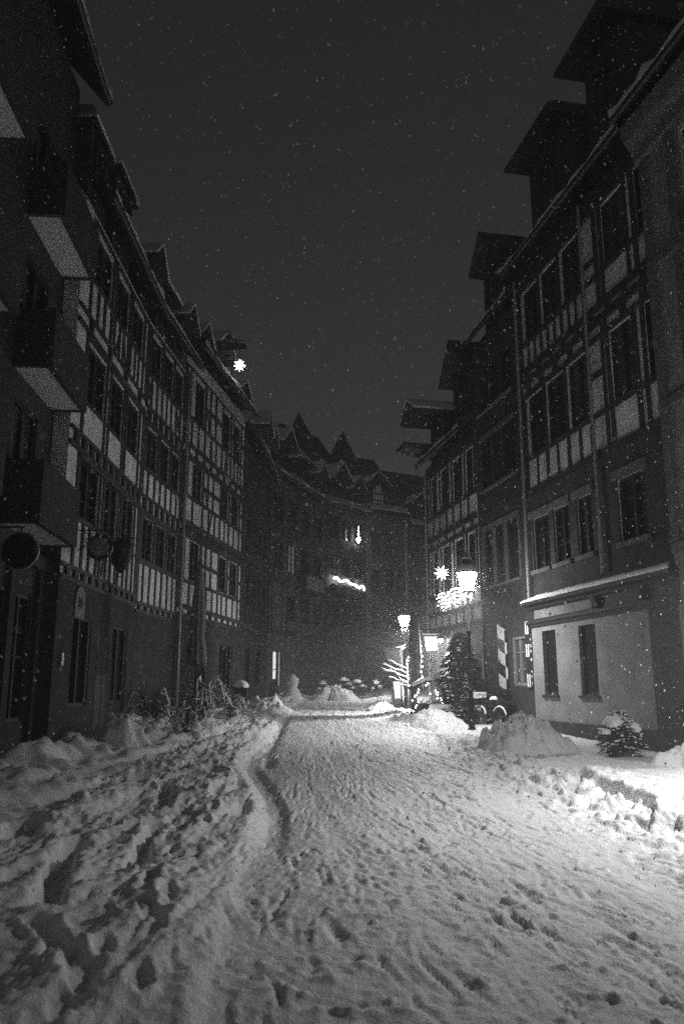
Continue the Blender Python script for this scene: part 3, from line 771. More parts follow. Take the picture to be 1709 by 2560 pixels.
def behind():
    # tall gabled blocks further back, seen only as dark outlines over the far roofs
    for (x0, x1, y, ze, zr, lab) in ((-5.3,-.3,55.5,15.2,20.9,'tall dark gabled house rising behind the lit door house'), (-1.6,2.2,62,16.5,21.6,'second dark gable showing behind the far roofs')):
        h = House('gabled_house', lab, (x0,y), (x1,y+.6), 7)
        m = MB(); L = h.L
        m.add([(0,0,-.5),(L,0,-.5),(L,0,ze),(L*.42,0,zr),(0,0,ze),(0,7,-.5),(L,7,-.5),(L,7,ze),(L*.42,7,zr),(0,7,ze)], [(0,1,2,3,4),(9,8,7,6,5),(0,4,9,5),(1,6,7,2)])
        h.b(m, 'wall', PLD)
        r = MB(); r.prism([(-.5,ze-.6),(L*.42,zr),(L+.5,ze-.5),(L+.5,ze-.3),(L*.42,zr+.22),(-.5,ze-.4)], 'y', -.3, 7.2); ro = h.b(r, 'roof', TILE)
        s_ = MB(); s_.prism([(L*.42,zr+.225-h.z0),(L+.52,ze-.295-h.z0),(L+.52,ze-.22-h.z0),(L*.42,zr+.30-h.z0)], 'y', -.32, 7.2); s_.build('roof_snow', SNOW, ro)
behind()

# ------------------------------------------------------------------ street lamps
def lantern():
    r = thing('street_lamp', 'old iron street lamp with a glowing lantern beside the parked bicycle', 'street lamp', (3.45,22.0,.36), 0, None)
    p = MB(); p.lathe([(.11,-.2),(.11,.12),(.085,.16),(.085,.75),(.07,.85),(.06,.95),(.06,1.35),(.08,1.38),(.08,1.45),(.05,1.5),(.045,2.6),(.075,2.64),(.075,2.72),(.042,2.76),(.036,3.62),(.05,3.66)], 12)
    p.build('post', METAL, r, True)
    a = MB()
    for k in range(4):
        t = PI/4+k*PI/2; c, s = math.cos(t), math.sin(t)
        a.tube([(.04*c,.04*s,3.45),(.13*c,.13*s,3.52),(.17*c,.17*s,3.68),(.155*c,.155*s,3.80)], .014, 5)
    a.lathe([(.05,3.6),(.07,3.63),(.05,3.66)], 10); a.build('bracket', METAL, r)
    zb, zt, rb, rt = 3.80, 4.29, .155, .285
    lan = MB(); lan.lathe([(rb+.02,zb-.03),(rb+.02,zb)], 6)
    for k in range(6):
        t = k*PI/3; c, s = math.cos(t), math.sin(t); lan.tube([(rb*c,rb*s,zb),(rt*c,rt*s,zt)], .012, 4)
    lan.lathe([(rt+.02,zt),(rt+.03,zt+.025),(rt,zt+.03)], 6)
    lo = lan.build('lantern', METAL, r)
    g = MB(); n = 6
    vs = [((rb-.006)*math.cos(k*PI/3),(rb-.006)*math.sin(k*PI/3),zb+.002) for k in range(6)]+[((rt-.006)*math.cos(k*PI/3),(rt-.006)*math.sin(k*PI/3),zt-.002) for k in range(6)]
    g.add(vs, [(k,(k+1)%6,6+(k+1)%6,6+k) for k in range(6)]); g.build('glass', LAMPG, lo)
    h = MB(); h.lathe([(rt+.02,zt+.031),(.25,zt+.10),(.17,zt+.19),(.12,zt+.22),(.12,zt+.34),(.15,zt+.36),(.15,zt+.385),(.08,zt+.45),(.03,zt+.50),(.035,zt+.54),(.012,zt+.60),(.004,zt+.66)], 12)
    h.build('hood', METAL, lo, True)
    s_ = jit(MB().lathe([(rt+.025,zt+.045),(.30,zt+.09),(.27,zt+.16),(.20,zt+.225),(.125,zt+.245)], 14), .008, 2); s_.build('hood_snow', SNOW, lo, True)
    s2 = MB().lathe([(.155,zt+.386),(.14,zt+.43),(.08,zt+.47),(.035,zt+.49)], 10); s2.build('cap_snow', SNOW, lo, True)
    ld = bpy.data.lights.new('lamp_light', 'AREA'); ld.shape = 'DISK'; ld.size = .3; ld.energy = 240; ld.spread = R(165)
    lo2 = bpy.data.objects.new('lamp_light', ld); COL.objects.link(lo2); lo2.parent = r; lo2.location = (0,0,3.755)
    return r
LAMP1 = lantern()
l2 = copy_tree(LAMP1); l2.location = (3.08,40.,.68); l2['label'] = 'old iron street lamp with a glowing lantern far down the lane beyond the closed parasol'
l3 = copy_tree(LAMP1); l3.location = (5.7,9.7,0)
for q in l3.children:
    if q.type == 'LIGHT': q.data = q.data.copy(); q.data.energy = 510; q.data.spread = R(154)
    for g in q.children:
        if g.name.startswith('glass'): g.material_slots[0].link = 'OBJECT'; g.material_slots[0].material = LAMPG0
if 1:
    l3['label'] = 'old iron street lamp nearest the photographer, outside the right edge'
for l in (LAMP1, l2, l3): l['group'] = 'lantern lamps along the lane'

# ------------------------------------------------------------------ lit stars and light strings
def star(name, label, loc, r, m, cord=None):
    o = thing(name, label, 'star lamp', loc)
    m_ = MB(); dirs = []
    n = 20; ga = PI*(3-5**.5)
    core = r*.30
    for i in range(n):
        z = 1-2*(i+.5)/n; q = math.sqrt(1-z*z); d = Vector((q*math.cos(ga*i), q*math.sin(ga*i), z))
        u = d.orthogonal().normalized(); w = d.cross(u)
        base = [d*core*.8+(u*math.cos(k*PI/2)+w*math.sin(k*PI/2))*core*.42 for k in range(4)]
        m_.add(base+[d*r], [(0,1,4),(1,2,4),(2,3,4),(3,0,4)])
    m_.build('points', m, o)
    MB().ball((0,0,0), core, 8).build('core', STARW, o)
    if cord:
        c = MB(); c.tube([(0,0,core),(0,0,cord)], .012, 4); c.build('cord', METAL, o)
    return o
p = LH3.world(3.22, .85, 13.28); star('lit_star', 'lit paper star hanging from the hoist beam high on the left', p, .25, STARM, .78)
p = RH3.world(3.24, .55, 5.62); star('lit_star', 'lit paper star hanging in front of the right house above the fairy lights', p, .30, STARM, .9)

BULB_ME = None
def bulbs(parent, pts, r=.03, m=None):
    global BULB_ME
    if BULB_ME is None:
        BULB_ME = {}
    k = (r, (m or BULB).name)
    for q in pts:
        if k not in BULB_ME:
            o = MB().ball((0,0,0), r, 5).build('bulb', m or BULB, parent); BULB_ME[k] = o.data
        else:
            o = bpy.data.objects.new('bulb', BULB_ME[k]); COL.objects.link(o); o.parent = parent
        o.location = q

def curtain_lights():
    h = RH3; rn = random.Random(4)
    o = thing('fairy_light_curtain', 'dense curtain of fairy lights below the windows of the right house', 'fairy lights', h.world(1.7,.2,5.0), h.ang)
    pts = []; cb = MB(); cb.tube([(0,0,.02),(3.5,0,.02)], .008, 4)
    n = 21
    for i in range(n):
        x = .02+i*.168; top = .0+.03*math.sin(i*.7); ln = rn.choice([3,4,5,5,6]) if i < 15 else rn.choice([2,3,3,4])
        dz = .125
        for j in range(ln): pts.append((x+rn.uniform(-.04,.04), rn.uniform(-.05,.03), top-j*dz-rn.uniform(0,.05)))
        cb.tube([(x,0,.02),(x,0,top-ln*dz)], .006, 3)
    cb.build('cable', METAL, o); bulbs(o, pts[:98], .024)
curtain_lights()
def garland():
    h = FH3; o = thing('light_garland', 'wavy garland of white lights strung under the far windows', 'fairy lights', h.world(.4,.36,8.0), h.ang)
    W = [(0,.05),(.25,.12),(.42,-.02),(.62,-.16),(.85,-.1),(1.1,.02),(1.4,-.02),(1.6,-.2),(1.95,-.22),(2.2,-.25),(2.4,-.38),(2.6,-.42),(2.75,-.27),(2.95,-.25),(3.08,-.4),(3.06,-.6)]
    P = [(x,0,z*.75) for x,z in W]; c = MB(); c.tube(P, .02, 4); c.build('cable', METAL, o)
    pts = []
    for a, b in zip(P, P[1:]):
        for t in (0,.33,.66): pts.append(tuple(a[i]*(1-t)+b[i]*t for i in range(3)))
    bulbs(o, pts, .06)
garland()
def droplamp():
    o = thing('icicle_light', 'bright drop-shaped hanging light in front of the far upper windows', 'hanging lamp', FH3.world(2.85,.4,10.75), 0)
    MB().lathe([(.01,-.2),(.09,-.1),(.13,.02),(.1,.13),(.03,.22),(.02,.75),(.005,.9)], 8).build('glass', STARW, o, True)
    c = MB(); c.tube([(0,0,.9),(0,0,1.5)], .012, 4); c.build('cord', METAL, o)
droplamp()

# ------------------------------------------------------------------ plants
def conifer(name, label, loc, H, Rr, n, seed, snow=0, cat='tree', col=False, trunk=True):
    o = thing(name, label, cat, loc); rn = random.Random(seed)
    t = MB(); t.tube([(0,0,-.3),(0,0,H*.5),(0,0,H*.95)], [.07*H/3,.045*H/3,.01], 7); t.build('trunk', BARK, o, True)
    c = MB(); sn = MB()
    lumps = [(rn.uniform(0,2*PI), rn.uniform(.1,.9), rn.uniform(.7,1.25)) for _ in range(26)]
    for i in range(n):
        u = rn.random()**.75; z = .12*H+u*.88*H
        prof = (1-u)**.8 if not col else min(1,(1-u)*3)**.6*(.6+.4*math.sin(PI*min(1,u+.25)))
        a = rn.uniform(0,2*PI)
        k = 1.
        for la, lz, ls in lumps:
            da = abs((a-la+PI)%(2*PI)-PI)
            if da < .5 and abs(u-lz) < .12: k = ls
        rr = Rr*prof*k*(rn.random()**.4); L_ = rn.uniform(.10,.22)*(H/3)**.5; w = L_*.16
        d = Vector((math.cos(a), math.sin(a), rn.uniform(-.5,.25))).normalized(); p = Vector((rr*math.cos(a), rr*math.sin(a), z))
        sd = d.cross(Vector((0,0,1))).normalized()
        dr = Vector((0,0,-L_*.25)); 
        for q in (-1, 0, 1):
            dd = (d+sd*.5*q).normalized(); e = p+dd*L_+dr
            pw = dd.cross(Vector((rn.uniform(-.3,.3),rn.uniform(-.3,.3),1))).normalized()*w
            c.add([p-pw, p+pw, e+pw*.4, e-pw*.4], [(0,1,2,3)])
        if rn.random() < snow and rr > Rr*prof*.55:
            e = p+d*L_*.6+dr*.5+Vector((0,0,.02)); s1 = L_*rn.uniform(.2,.5)
            sn.lathe([(s1*.3,-.012),(s1,0),(s1*.8,s1*.35),(s1*.2,s1*.5)], 6, e)
    c.build('crown', NEEDLE, o)
    if snow: sn.build('crown_snow', SNOW, o, True)['kind'] = 'stuff'
    return o
conifer('conifer_tree', 'dark bushy conifer beside the lamp in front of the right house', (3.95,27.1,.45), 2.9, .78, 2600, 11, .02, col=True)
conifer('potted_shrub', 'rounded shrub capped with snow in front of the plastered bay wall', (5.48,16.4,.2), .92, .40, 1300, 12, .22, 'shrub', True)
def snowcap(o, c, rx_, ry_, h, seed):
    rn = random.Random(seed); m = MB()
    n, k = 22, 7; vs = []
    ph = [rn.uniform(0, 6) for _ in range(4)]
    for i in range(k+1):
        f = i/k
        for j in range(n):
            a = 2*PI*j/n; w = 1+.13*math.sin(3*a+ph[0])+.10*math.sin(5*a+ph[1]+f*2)+rn.uniform(-.04,.04)
            vs.append((c[0]+rx_*math.sin(f*PI/2)*w*math.cos(a), c[1]+ry_*math.sin(f*PI/2)*w*math.sin(a), c[2]+h*math.cos(f*PI/2)**1.1-(.05*rn.random() if i == k else 0)))
    m.add(vs, [(i*n+j,(i+1)*n+j,(i+1)*n+(j+1)%n,i*n+(j+1)%n) for i in range(k) for j in range(n)]+[tuple(range(n))])
    return m.build('snow_cap', SNOW, o, True)
conifer('low_evergreen', 'low dark evergreen spreading between the snow bank and the bicycle', (3.75,25.2,.40), .85, .85, 1500, 14, .01, 'shrub', True, False)
conifer('low_evergreen', 'dark evergreen clump against the wall behind the bicycle', (4.85,24.7,.42), 1.1, .6, 1300, 15, .01, 'shrub', True, False)
ps = [o for o in COL.objects if o.name == 'potted_shrub'][0]
snowcap(ps, (-.06,-.04,.66), .27, .25, .20, 3); snowcap(ps, (.2,-.05,.56), .2, .22, .17, 5); snowcap(ps, (-.28,-.08,.50), .14, .16, .10, 8)
ptm = MB().lathe([(.17,-.2),(.24,.12),(.26,.14),(.26,.18),(.22,.18)], 14); ptm.build('pot', STONE, ps, True)

def arching_shrub(label, loc, n, H, spread, seed, snowf=.7):
    o = thing('snowy_shrub', label, 'shrub', loc); rn = random.Random(seed); b = MB(); s = MB()
    for i in range(n):
        a = rn.uniform(0, 2*PI); hh = H*rn.uniform(.6,1.1); sp = spread*rn.uniform(.5,1.15); pts = []
        for k in range(9):
            t = k/8; pts.append((math.cos(a)*sp*t+.03*rn.uniform(-1,1), math.sin(a)*sp*t*.8, hh*math.sin(PI*min(.86,t*.86))*1.0+.02*rn.uniform(-1,1)))
        b.tube(pts, [.014-.010*k/8 for k in range(9)], 4)
        for k in range(2, 9):
            p = Vector(pts[k]); 
            for _ in range(2):
                e = p+Vector((rn.uniform(-.22,.22), rn.uniform(-.22,.22), rn.uniform(-.2,.06))); b.tube([p,e], [.005,.002], 3)
                if rn.random() < snowf*.7: s.tube([p+Vector((0,0,.012)), e+Vector((0,0,.012))], [.014,.008], 4)
        if rn.random() < snowf:
            k0 = rn.randint(2,4); seg = [(x,y,z+.018) for x,y,z in pts[k0:]]; s.tube(seg, [rn.uniform(.012,.03) for _ in seg], 5)
    for i in range(10):
        a = rn.uniform(0,2*PI); q = spread*rn.uniform(.2,1.); s.ball((math.cos(a)*q, math.sin(a)*q*.8, rn.uniform(.0,.35)), rn.uniform(.05,.14), 6, 0, .7)
    b.build('branches', BARK, o); s.build('branch_snow', SNOW, o, True)['kind'] = 'stuff'; return o
arching_shrub('arching bare shrub bent under snow by the left half-timbered houses', (-4.0,23.6,.6), 34, 1.2, .9, 21, .4)
arching_shrub('low tangled shrub in deep shade under the close studded house', (-4.75,20.6,.45), 22, 1.0, .8, 22, .25)
arching_shrub('dense drooping shrub hiding the foot of the tall closed parasol', (-3.72,19.9,.35), 20, .85, .6, 24, .18)
arching_shrub('low snow-flecked shrub between the arching shrub and the planter', (-3.45,25.6,.5), 14, .75, .5, 23, .6)

def bare_branches():
    o = thing('bare_sapling', 'thin bare sapling with snow-laden side branches left of the parasol', 'tree', (2.48,31.0,.6)); rn = random.Random(8); b = MB(); s = MB()
    b.tube([(0,0,-.2),(.0,0,.9),(-.03,0,2.15)], [.03,.025,.012], 6); s.tube([(.02,-.01,.3),(.02,-.01,.9),(-.02,0,2.0)], [.016,.022,.014], 5)
    for z, l, up in ((.78,.72,.5),(.98,1.0,.58),(1.12,.95,.62),(1.3,.75,.7),(.66,.45,.3)):
        P = [(-.0-l*t, .1*math.sin(t*3), z+.33+up*l*t*.62+.03*rn.uniform(-1,1)) for t in (0,.25,.5,.75,1)]
        b.tube(P, [.016,.013,.010,.008,.004], 5); s.tube([(x,y,q+.03) for x,y,q in P], [.028,.038,.036,.032,.018], 6)
        for t in (1,2,3):
            x,y,q = P[t]; e = (x-.16, y+rn.uniform(-.1,.1), q+rn.uniform(.0,.16)); b.tube([P[t],e],[.007,.003],4); s.tube([(x,y,q+.012),(e[0],e[1],e[2]+.012)],[.018,.012],5)
    b.build('branches', BARK, o); s.build('branch_snow', SNOW, o, True)['kind'] = 'stuff'
bare_branches()

# ------------------------------------------------------------------ furniture in the lane
def parasol(label, loc, H, z0, r0, r1, seed, pale=False):
    o = thing('closed_parasol', label, 'parasol', loc); rn = random.Random(seed); m = MB(); n = 32; vs = []; K = 14
    for i in range(K+1):
        t = i/K; z = z0+(H-z0)*(1-t); r = r1+(r0-r1)*t**.8
        if i == 0: r = .03
        tie = 1-.22*math.exp(-((t-.72)/.07)**2)
        for j in range(n):
            a = 2*PI*j/n; w = 1+.16*math.sin(8*a+.6*math.sin(3*t))*min(1,t*2)+rn.uniform(-.02,.02); vs.append((r*w*tie*math.cos(a), r*w*tie*math.sin(a), z+(.06*math.sin(8*a) if i == K else 0)))
    m.add(vs, [(i*n+j,(i+1)*n+j,(i+1)*n+(j+1)%n,i*n+(j+1)%n) for i in range(K) for j in range(n)])
    m.build('canopy', CANVL if pale else CANVAS, o, True)
    p = MB(); p.tube([(0,0,-.3),(0,0,H+.1)], .03, 8); p.build('pole', WOODD, o); MB().ball((0,0,H+.1), .05, 6).build('finial', WOODD, o)
    return o
parasol('tall closed parasol in front of the left hoist dormer house', (-3.68,20.6,.32), 4.3, 1.8, .23, .08, 31, True)
PAR = parasol('dark closed parasol trimmed with light strings beside the little stall', (2.66,29.6,.57), 3.65, .9, .25, .15, 32)
o = thing('light_string', 'short strings of round lights hanging beside the dark closed parasol', 'fairy lights', (2.68,29.5,.57))
pts = []; cb = MB(); rn = random.Random(2)
for x, za, zb, k in ((-.32,1.05,2.05,9),(.22,1.35,2.45,7),(.10,1.05,1.3,5),(.36,1.05,1.3,5)):
    cb.tube([(x,0,za),(x+.02,0,zb)], .006, 3)
    for i in range(k): pts.append((x+rn.uniform(-.05,.05), rn.uniform(-.06,.02), za+(zb-za)*i/(k-1)))
cb.build('cable', METAL, o); bulbs(o, pts, .026)

def stall():
    o = thing('market_stall', 'low wooden stall with a snow-covered roof and light bulbs beneath', 'stall', (2.95,28.3,.52)); 
    for x in (-.5,.55):
        for y in (-.3,.3): MB().box(x-.04,x+.04,y-.04,y+.04,-.2,1.02).build('post', WOODD, o)
    c = MB(); c.box(-.5,.55,-.32,.32,.1,.5); c.build('counter', WOODD, o)
    g = MB(); rn = random.Random(6)
    for i in range(420):
        x, y, z = rn.uniform(-.62,.62), -.33+rn.uniform(-.1,.06), rn.uniform(.02,.55); a = rn.uniform(0,6.28); l = .12
        g.add([(x,y,z),(x+l*math.cos(a),y-.05,z+l*math.sin(a)),(x+l*.8*math.cos(a+.3),y-.03,z+l*.8*math.sin(a+.3))], [(0,1,2)])
    g.build('fir_twigs', NEEDLE, o)
    r = MB(); r.prism([(-.5,1.02),(-.1,1.2),(.6,1.22),(1.05,1.0),(1.05,1.04),(.6,1.28),(-.1,1.26),(-.5,1.07)], 'y', -.5, .45); ro = r.build('roof', WOODD, o)
    s = MB(); s.prism([(-.52,1.075),(-.1,1.265),(.6,1.285),(1.08,1.045),(1.05,1.13),(.6,1.38),(.2,1.40),(-.15,1.36),(-.54,1.14)], 'y', -.53, .45); jit(s, .01, 3).build('roof_snow', SNOW, ro, True)
    b = []
    for x, k in ((-.45,9),(.33,6)):
        for i in range(k): b.append((x+rn.uniform(-.12,.12), -.42+rn.uniform(-.03,.03), .95-.085*i+rn.uniform(-.03,.03)))
    for i in range(4): b.append((rn.uniform(-.3,.7), -.42, rn.uniform(.55,.95)))
    bulbs(o, b, .024)
    return o
stall()
def board():
    o = thing('sandwich_board', 'white standing board with a dark fir tree picture by the stall', 'board', (2.2,32.2,.64), R(24)); o.scale = (1.08,)*3
    b = MB(); b.prism([(-.28,-.1),(-.02,1.0),(.02,1.0),(.28,-.1),(.22,-.1),(0,.9),(-.22,-.1)], 'x', -.2, .2); b.build('board', WHITEP, o)
    t = MB(); n = 7
    def P(x, z): return (x, -.283+(z+.1)*.26/1.1-.004, z)
    for i in range(n):
        z = .08+i*.085; w = .105*(1-i/n)+.015
        t.add([P(.06-w,z),P(.06+w,z),P(.06,z+.13)], [(0,1,2)])
    t.add([P(.045,-.02),P(.075,-.02),P(.075,.1),P(.045,.1)], [(0,1,2,3)]); t.build('fir_tree_picture', NEEDLE, o)
    MB().box(-.21,.21,-.05,.05,1.0,1.05).build('board_snow', SNOW, o)
    d = thing('dark_barrel', 'black tub standing between the white board and the stall', 'tub', (2.58,31.4,.58))
    MB().lathe([(.13,-.2),(.2,.1),(.22,.5),(.19,.95),(.17,.97)], 14).build('tub', BLACKP, d, True)
    MB().lathe([(.18,.972),(.17,1.03),(.08,1.06)], 12).build('tub_snow', SNOW, d, True)
board()
def wall_block():
    o = thing('pale_wall_block', 'pale block added for a lit piece of wall with a dark square opening under the conifer', 'wall_block', (3.5,28.6,.6), R(-8))  # pale block put in where a lit part of the house wall shows
    m = MB(); m.box(-.3,.3,-.2,.2,-.3,.72); m.build('body', PLP, o); MB().box(-.08,.1,-.206,-.202,.12,.48).build('opening', BLACKP, o)
    MB().box(-.33,.33,-.23,.22,.722,.8).build('wall_block_snow', SNOW, o, False)
    b = thing('stone_bench', 'low stone bench covered with thick snow in front of the conifer', 'bench', (3.72,26.6,.40), R(-10))
    m = MB(); m.box(-.85,.75,-.22,.22,.3,.42); m.build('seat', STONE, b)
    for x in (-.65,.55):
        MB().box(x-.1,x+.1,-.18,.18,-.3,.298).build('leg', STONE, b)
    s = jit(MB().box(-.87,.77,-.25,.24,.423,.62), .02, 4); s.build('seat_snow', SNOW, b)
wall_block()
def sign_and_lamps():
    h = RH3
    o = thing('lit_shop_sign', 'pale square shop sign glowing under the fairy light house', 'sign', h.world(1.6,.45,3.17), R(-4))
    m = MB(); m.prism([(-.30,.26),(.22,.25),(.20,-.24),(-.22,-.26)], 'y', -.04, .04); m.build('panel', SIGNL, o)
    f = MB(); f.box(-.34,.24,-.06,.06,.27,.31); f.tube([(-.3,0,.31),(.6,.1,.36)], .02, 5); f.build('bracket', METAL, o); MB().box(-.36,.26,-.07,.07,.312,.37).build('sign_snow', SNOW, o)
    w = thing('wall_lamp', 'bright hooded wall lamp beside the glowing square sign', 'wall lamp', h.world(2.2,.30,3.25), h.ang)
    MB().ball((0,0,0), .085, 7).build('bulb', BULBW, w); ld = bpy.data.lights.new('lamp_light', 'AREA'); ld.shape = 'DISK'; ld.size = .22; ld.energy = 430; lo2 = bpy.data.objects.new('lamp_light', ld); COL.objects.link(lo2); lo2.parent = w; lo2.location = (0,-.02,-.1); lo2.rotation_euler = (R(-38),R(-20),0)
    
    k = MB(); k.lathe([(.2,.06),(.13,.13),(.04,.17),(.03,.2)], 12); k.tube([(0,0,.18),(0,.1,.26),(0,.32,.2)], .015, 5); k.build('hood', METAL, w, False)
    x = thing('wall_lamp', 'bright wall lamp on the far house beyond the bare sapling', 'wall lamp', (3.75,49.6,3.9), 0)
    MB().ball((0,0,0), .13, 7).build('bulb', BULBW, x); k = MB(); k.lathe([(.28,.12),(.2,.22),(.05,.3)], 10); k.tube([(0,0,.25),(0,.5,.4),(0,4.2,.4)], .03, 5); k.build('hood', METAL, x)
    a = thing('shop_awning', 'pale sloping awning lit from above beyond the bare sapling', 'awning', (3.1,50.5,3.6), R(20))
    m = MB(); m.prism([(-.8,-.7),(0,.3),(0,.35),(-.85,-.68)], 'x', -.6, .6); m.build('canopy', PLM, a); b = MB(); b.tube([(-.55,0,.25),(-.55,2.2,.25)], .03, 5); b.tube([(.55,0,.25),(.55,2.4,.25)], .03, 5); b.build('arm', METAL, a)
    g = thing('wall_sign', 'narrow pale hanging sign with snow on its bracket left of the parasol', 'sign', (2.27,31.2,2.55), R(10))
    MB().box(-.06,.05,-.02,.02,-.42,.45).build('panel', PLM, g); q = MB(); q.tube([(-.28,0,.47),(.05,0,.5),(.45,.1,.75)], .02, 5); q.build('bracket', METAL, g); MB().tube([(-.28,0,.5),(.05,0,.53),(.3,.05,.7)], [.03,.045,.02], 6).build('bracket_snow', SNOW, g, True)
    po = MB(); po.tube([(.0,.06,-2.5),(.0,.06,.5)], .025, 6); po.build('pole', METAL, g)
sign_and_lamps()
def bicycle():
    ang = R(112)
    o = thing('bicycle', 'parked bicycle with snow on tyres and basket behind the big snow pile', 'bicycle', (4.22,23.6,.36), ang)
    def wheel(x):
        w = MB(); w.ring((x,0,.33), .32, .022, 'y', 28, 6); wo = w.build('wheel', RUBBER, o, True)
        s = MB(); 
        for k in range(14):
            a = 2*PI*k/14; s.tube([(x,0,.33),(x+.31*math.cos(a),0,.33+.31*math.sin(a))], .003, 3)
        s.build('spokes', ZINC, wo)
        q = MB(); q.ring((x,0,.335), .345, .026, 'y', 18, 6, R(35), R(160)); q.build('tyre_snow', SNOW, wo, True)
    wheel(-.52); wheel(.52)
    f = MB(); A = (-.52,0,.33); B = (-.12,0,.30); C = (-.22,0,.78); D = (.34,0,.80); E = (.52,0,.33)
    for a, b in ((A,B),(A,C),(B,C),(B,D),(C,D)): f.tube([a,b], .018, 6)
    f.build('frame', METAL, o); 
    k = MB(); k.tube([E,(.36,0,.75),(.32,0,.95)], .016, 6); k.tube([(.22,.27,.98),(.3,.12,1.0),(.32,0,.97),(.3,-.12,1.0),(.22,-.27,.98)], .013, 6); k.build('handlebar', METAL, o)
    s = MB(); s.lathe([(.06,.80),(.11,.84),(.09,.88)], 10, (-.25,0,0), 0, 0, 1.3, .8); s.tube([C,(-.25,0,.83)], .014, 6); so = s.build('saddle', RUBBER, o, True); snowcap(so, (-.25,0,.87), .15, .1, .09, 2)
    b = MB()
    for z in (.72,.8,.88,.96): b.box(.42,.70,-.16,-.15,z,z+.02); b.box(.42,.70,.15,.16,z,z+.02); b.box(.42,.43,-.16,.16,z,z+.02); b.box(.69,.70,-.16,.16,z,z+.02)
    b.box(.42,.70,-.16,.16,.70,.72); bo = b.build('basket', METAL, o); jit(MB().box(.41,.71,-.17,.17,.9,1.06), .02, 5).build('basket_snow', SNOW, bo)
bicycle()

# ---- snow heaps and the snowman
def heap(name, label, c, rx_, ry_, h, seed, lump=.16, peak=1.25, ang=0, lean=0., n=90, rg=40, cat='snow pile', pairs=()):
    o = None; aa = np.linspace(0, 2*PI, n, endpoint=False); rr = np.linspace(0, 1, rg)
    A, Q = np.meshgrid(aa, rr)
    edge = 1+.14*np.sin(3*A+seed)+.08*np.sin(5*A+seed*2)+.05*np.sin(9*A+seed)
    X = Q*edge*rx_*np.cos(A); Y = Q*edge*ry_*np.sin(A)
    prof = np.clip(1-Q, 0, 1)**peak*(1+.35*Q)
    Z = h*prof
    for (px, py, pr, ph) in pairs: Z = np.maximum(Z, ph*np.exp(-(((X-px)**2+(Y-py)**2)/pr**2))*np.clip((1-Q)*4, 0, 1))
    m = np.clip((1-Q)*3, 0, 1)
    nz = np.abs(fbm(X*2.6+seed, Y*2.6, 101+seed, 3)); bl = (1-np.exp(-np.maximum(0, fbm(X*4.2+seed*3, Y*4.2, 111+seed, 2)-.02)*5))*.34+(1-np.exp(-np.maximum(0, noise(X*9+seed, Y*9, 131+seed)-.05)*6))*.13
    Z = Z+m*(lump*(nz-.25)*.9+bl*lump*1.15)*(.45+.55*(Z/h))+.012*fbm(X*16, Y*16, 121, 2)
    X = X+lean*Z; Z = Z-.10*Q**3
    ca, sa = math.cos(ang), math.sin(ang)
    co = np.stack([X*ca-Y*sa, X*sa+Y*ca, Z], -1).reshape(-1, 3)
    fs = [(i*n+j, (i+1)*n+j, (i+1)*n+(j+1) % n, i*n+(j+1) % n) for i in range(rg-1) for j in range(n)]
    mb = MB(); mb.add([tuple(v) for v in co], fs)
    o = mb.build(name, SNOW, None, True, c); return tag(o, label, cat)
heap('snow_pile', 'large steep heap of shovelled snow before the plastered bay', (3.74,17.1,.20), 1.10, .85, .80, 1, .26, .85, 0, -.12, 150, 70, pairs=((.35,.1,.38,.62),(-.75,.1,.45,.42)))
heap('snow_pile', 'long bright snow bank in front of the stall', (2.72,24.6,.40), .95, 2.0, .50, 2, .14, .8, R(8), 0, 100, 50)
heap('snow_pile', 'small snow mound just left of the white board', (1.55,31.3,.60), .8, .7, .38, 3, .12, .9)
heap('snow_pile', 'grey snow heap far up the lane before the snowy shrubs', (-.35,40.6,.86), 1.35, .9, .72, 4, .18, .9, 0, 0, 80, 40, pairs=((.25,0,.4,.68),))
heap('snow_pile', 'lumpy snow heap against the wall at the right edge', (6.15,14.9,.0), .75, .6, .55, 5, .16, .8)
heap('snow_pile', 'pointed snow heap in the dark below the hanging signs', (-4.62,17.2,.42), .62, .5, .62, 6, .24, 1.0)
heap('snow_pile', 'broken snow ridge thrown up at the left bend', (-2.75,29.3,.5), .9, .6, .55, 7, .2, .8, R(-25))
def snowman():
    o = thing('snowman', 'plain two-ball snowman standing in the lane before the lit door', 'snowman', (-2.5,41.0,.88))
    p = [(.62,-.15),(.55,.1),(.45,.32),(.36,.48),(.27,.62),(.24,.70),(.29,.80),(.33,.93),(.31,1.07),(.22,1.20),(.1,1.27),(.01,1.285)]
    jit(MB().lathe(p, 18), .018, 4).build('body', SNOW, o, True)
snowman()
for i, (x, y, z, w, lab) in enumerate(((-.95,42.6,1.0,.42,'snow-capped shrub left of the far grey snow heap'), (.15,43.2,1.25,.5,'tallest snow-capped shrub behind the far grey snow heap'), (.85,42.2,1.1,.52,'broad snow-capped shrub right of the far grey snow heap'), (1.8,42.6,1.05,.36,'last snow-capped shrub before the bare sapling'))):
    s = conifer('snowy_shrub', lab, (x,y,.9), z, w*1.1, 500, 40+i, .08, 'shrub', True); s['group'] = 'snow-capped shrubs at the bend'; snowcap(s, (-.1*w,-.1,z*.80), w*.5, w*.45, .16, i); snowcap(s, (.38*w,-.15,z*.62), w*.36, w*.36, .12, i+9); snowcap(s, (-.5*w,-.2,z*.55), w*.28, w*.3, .10, i+19)
def planter():
    o = thing('planter_box', 'dark planter with a thick snow cap near the left bend', 'planter', (-3.75,30.2,.85))
    m = MB(); m.box(-.26,.26,-.22,.22,-.3,.72); m.build('box', BLACKP, o); snowcap(o, (0,0,.715), .32, .27, .26, 6); MB().box(-.02,.05,-.226,-.222,.45,.5).build('badge', ZINC, o)
planter()

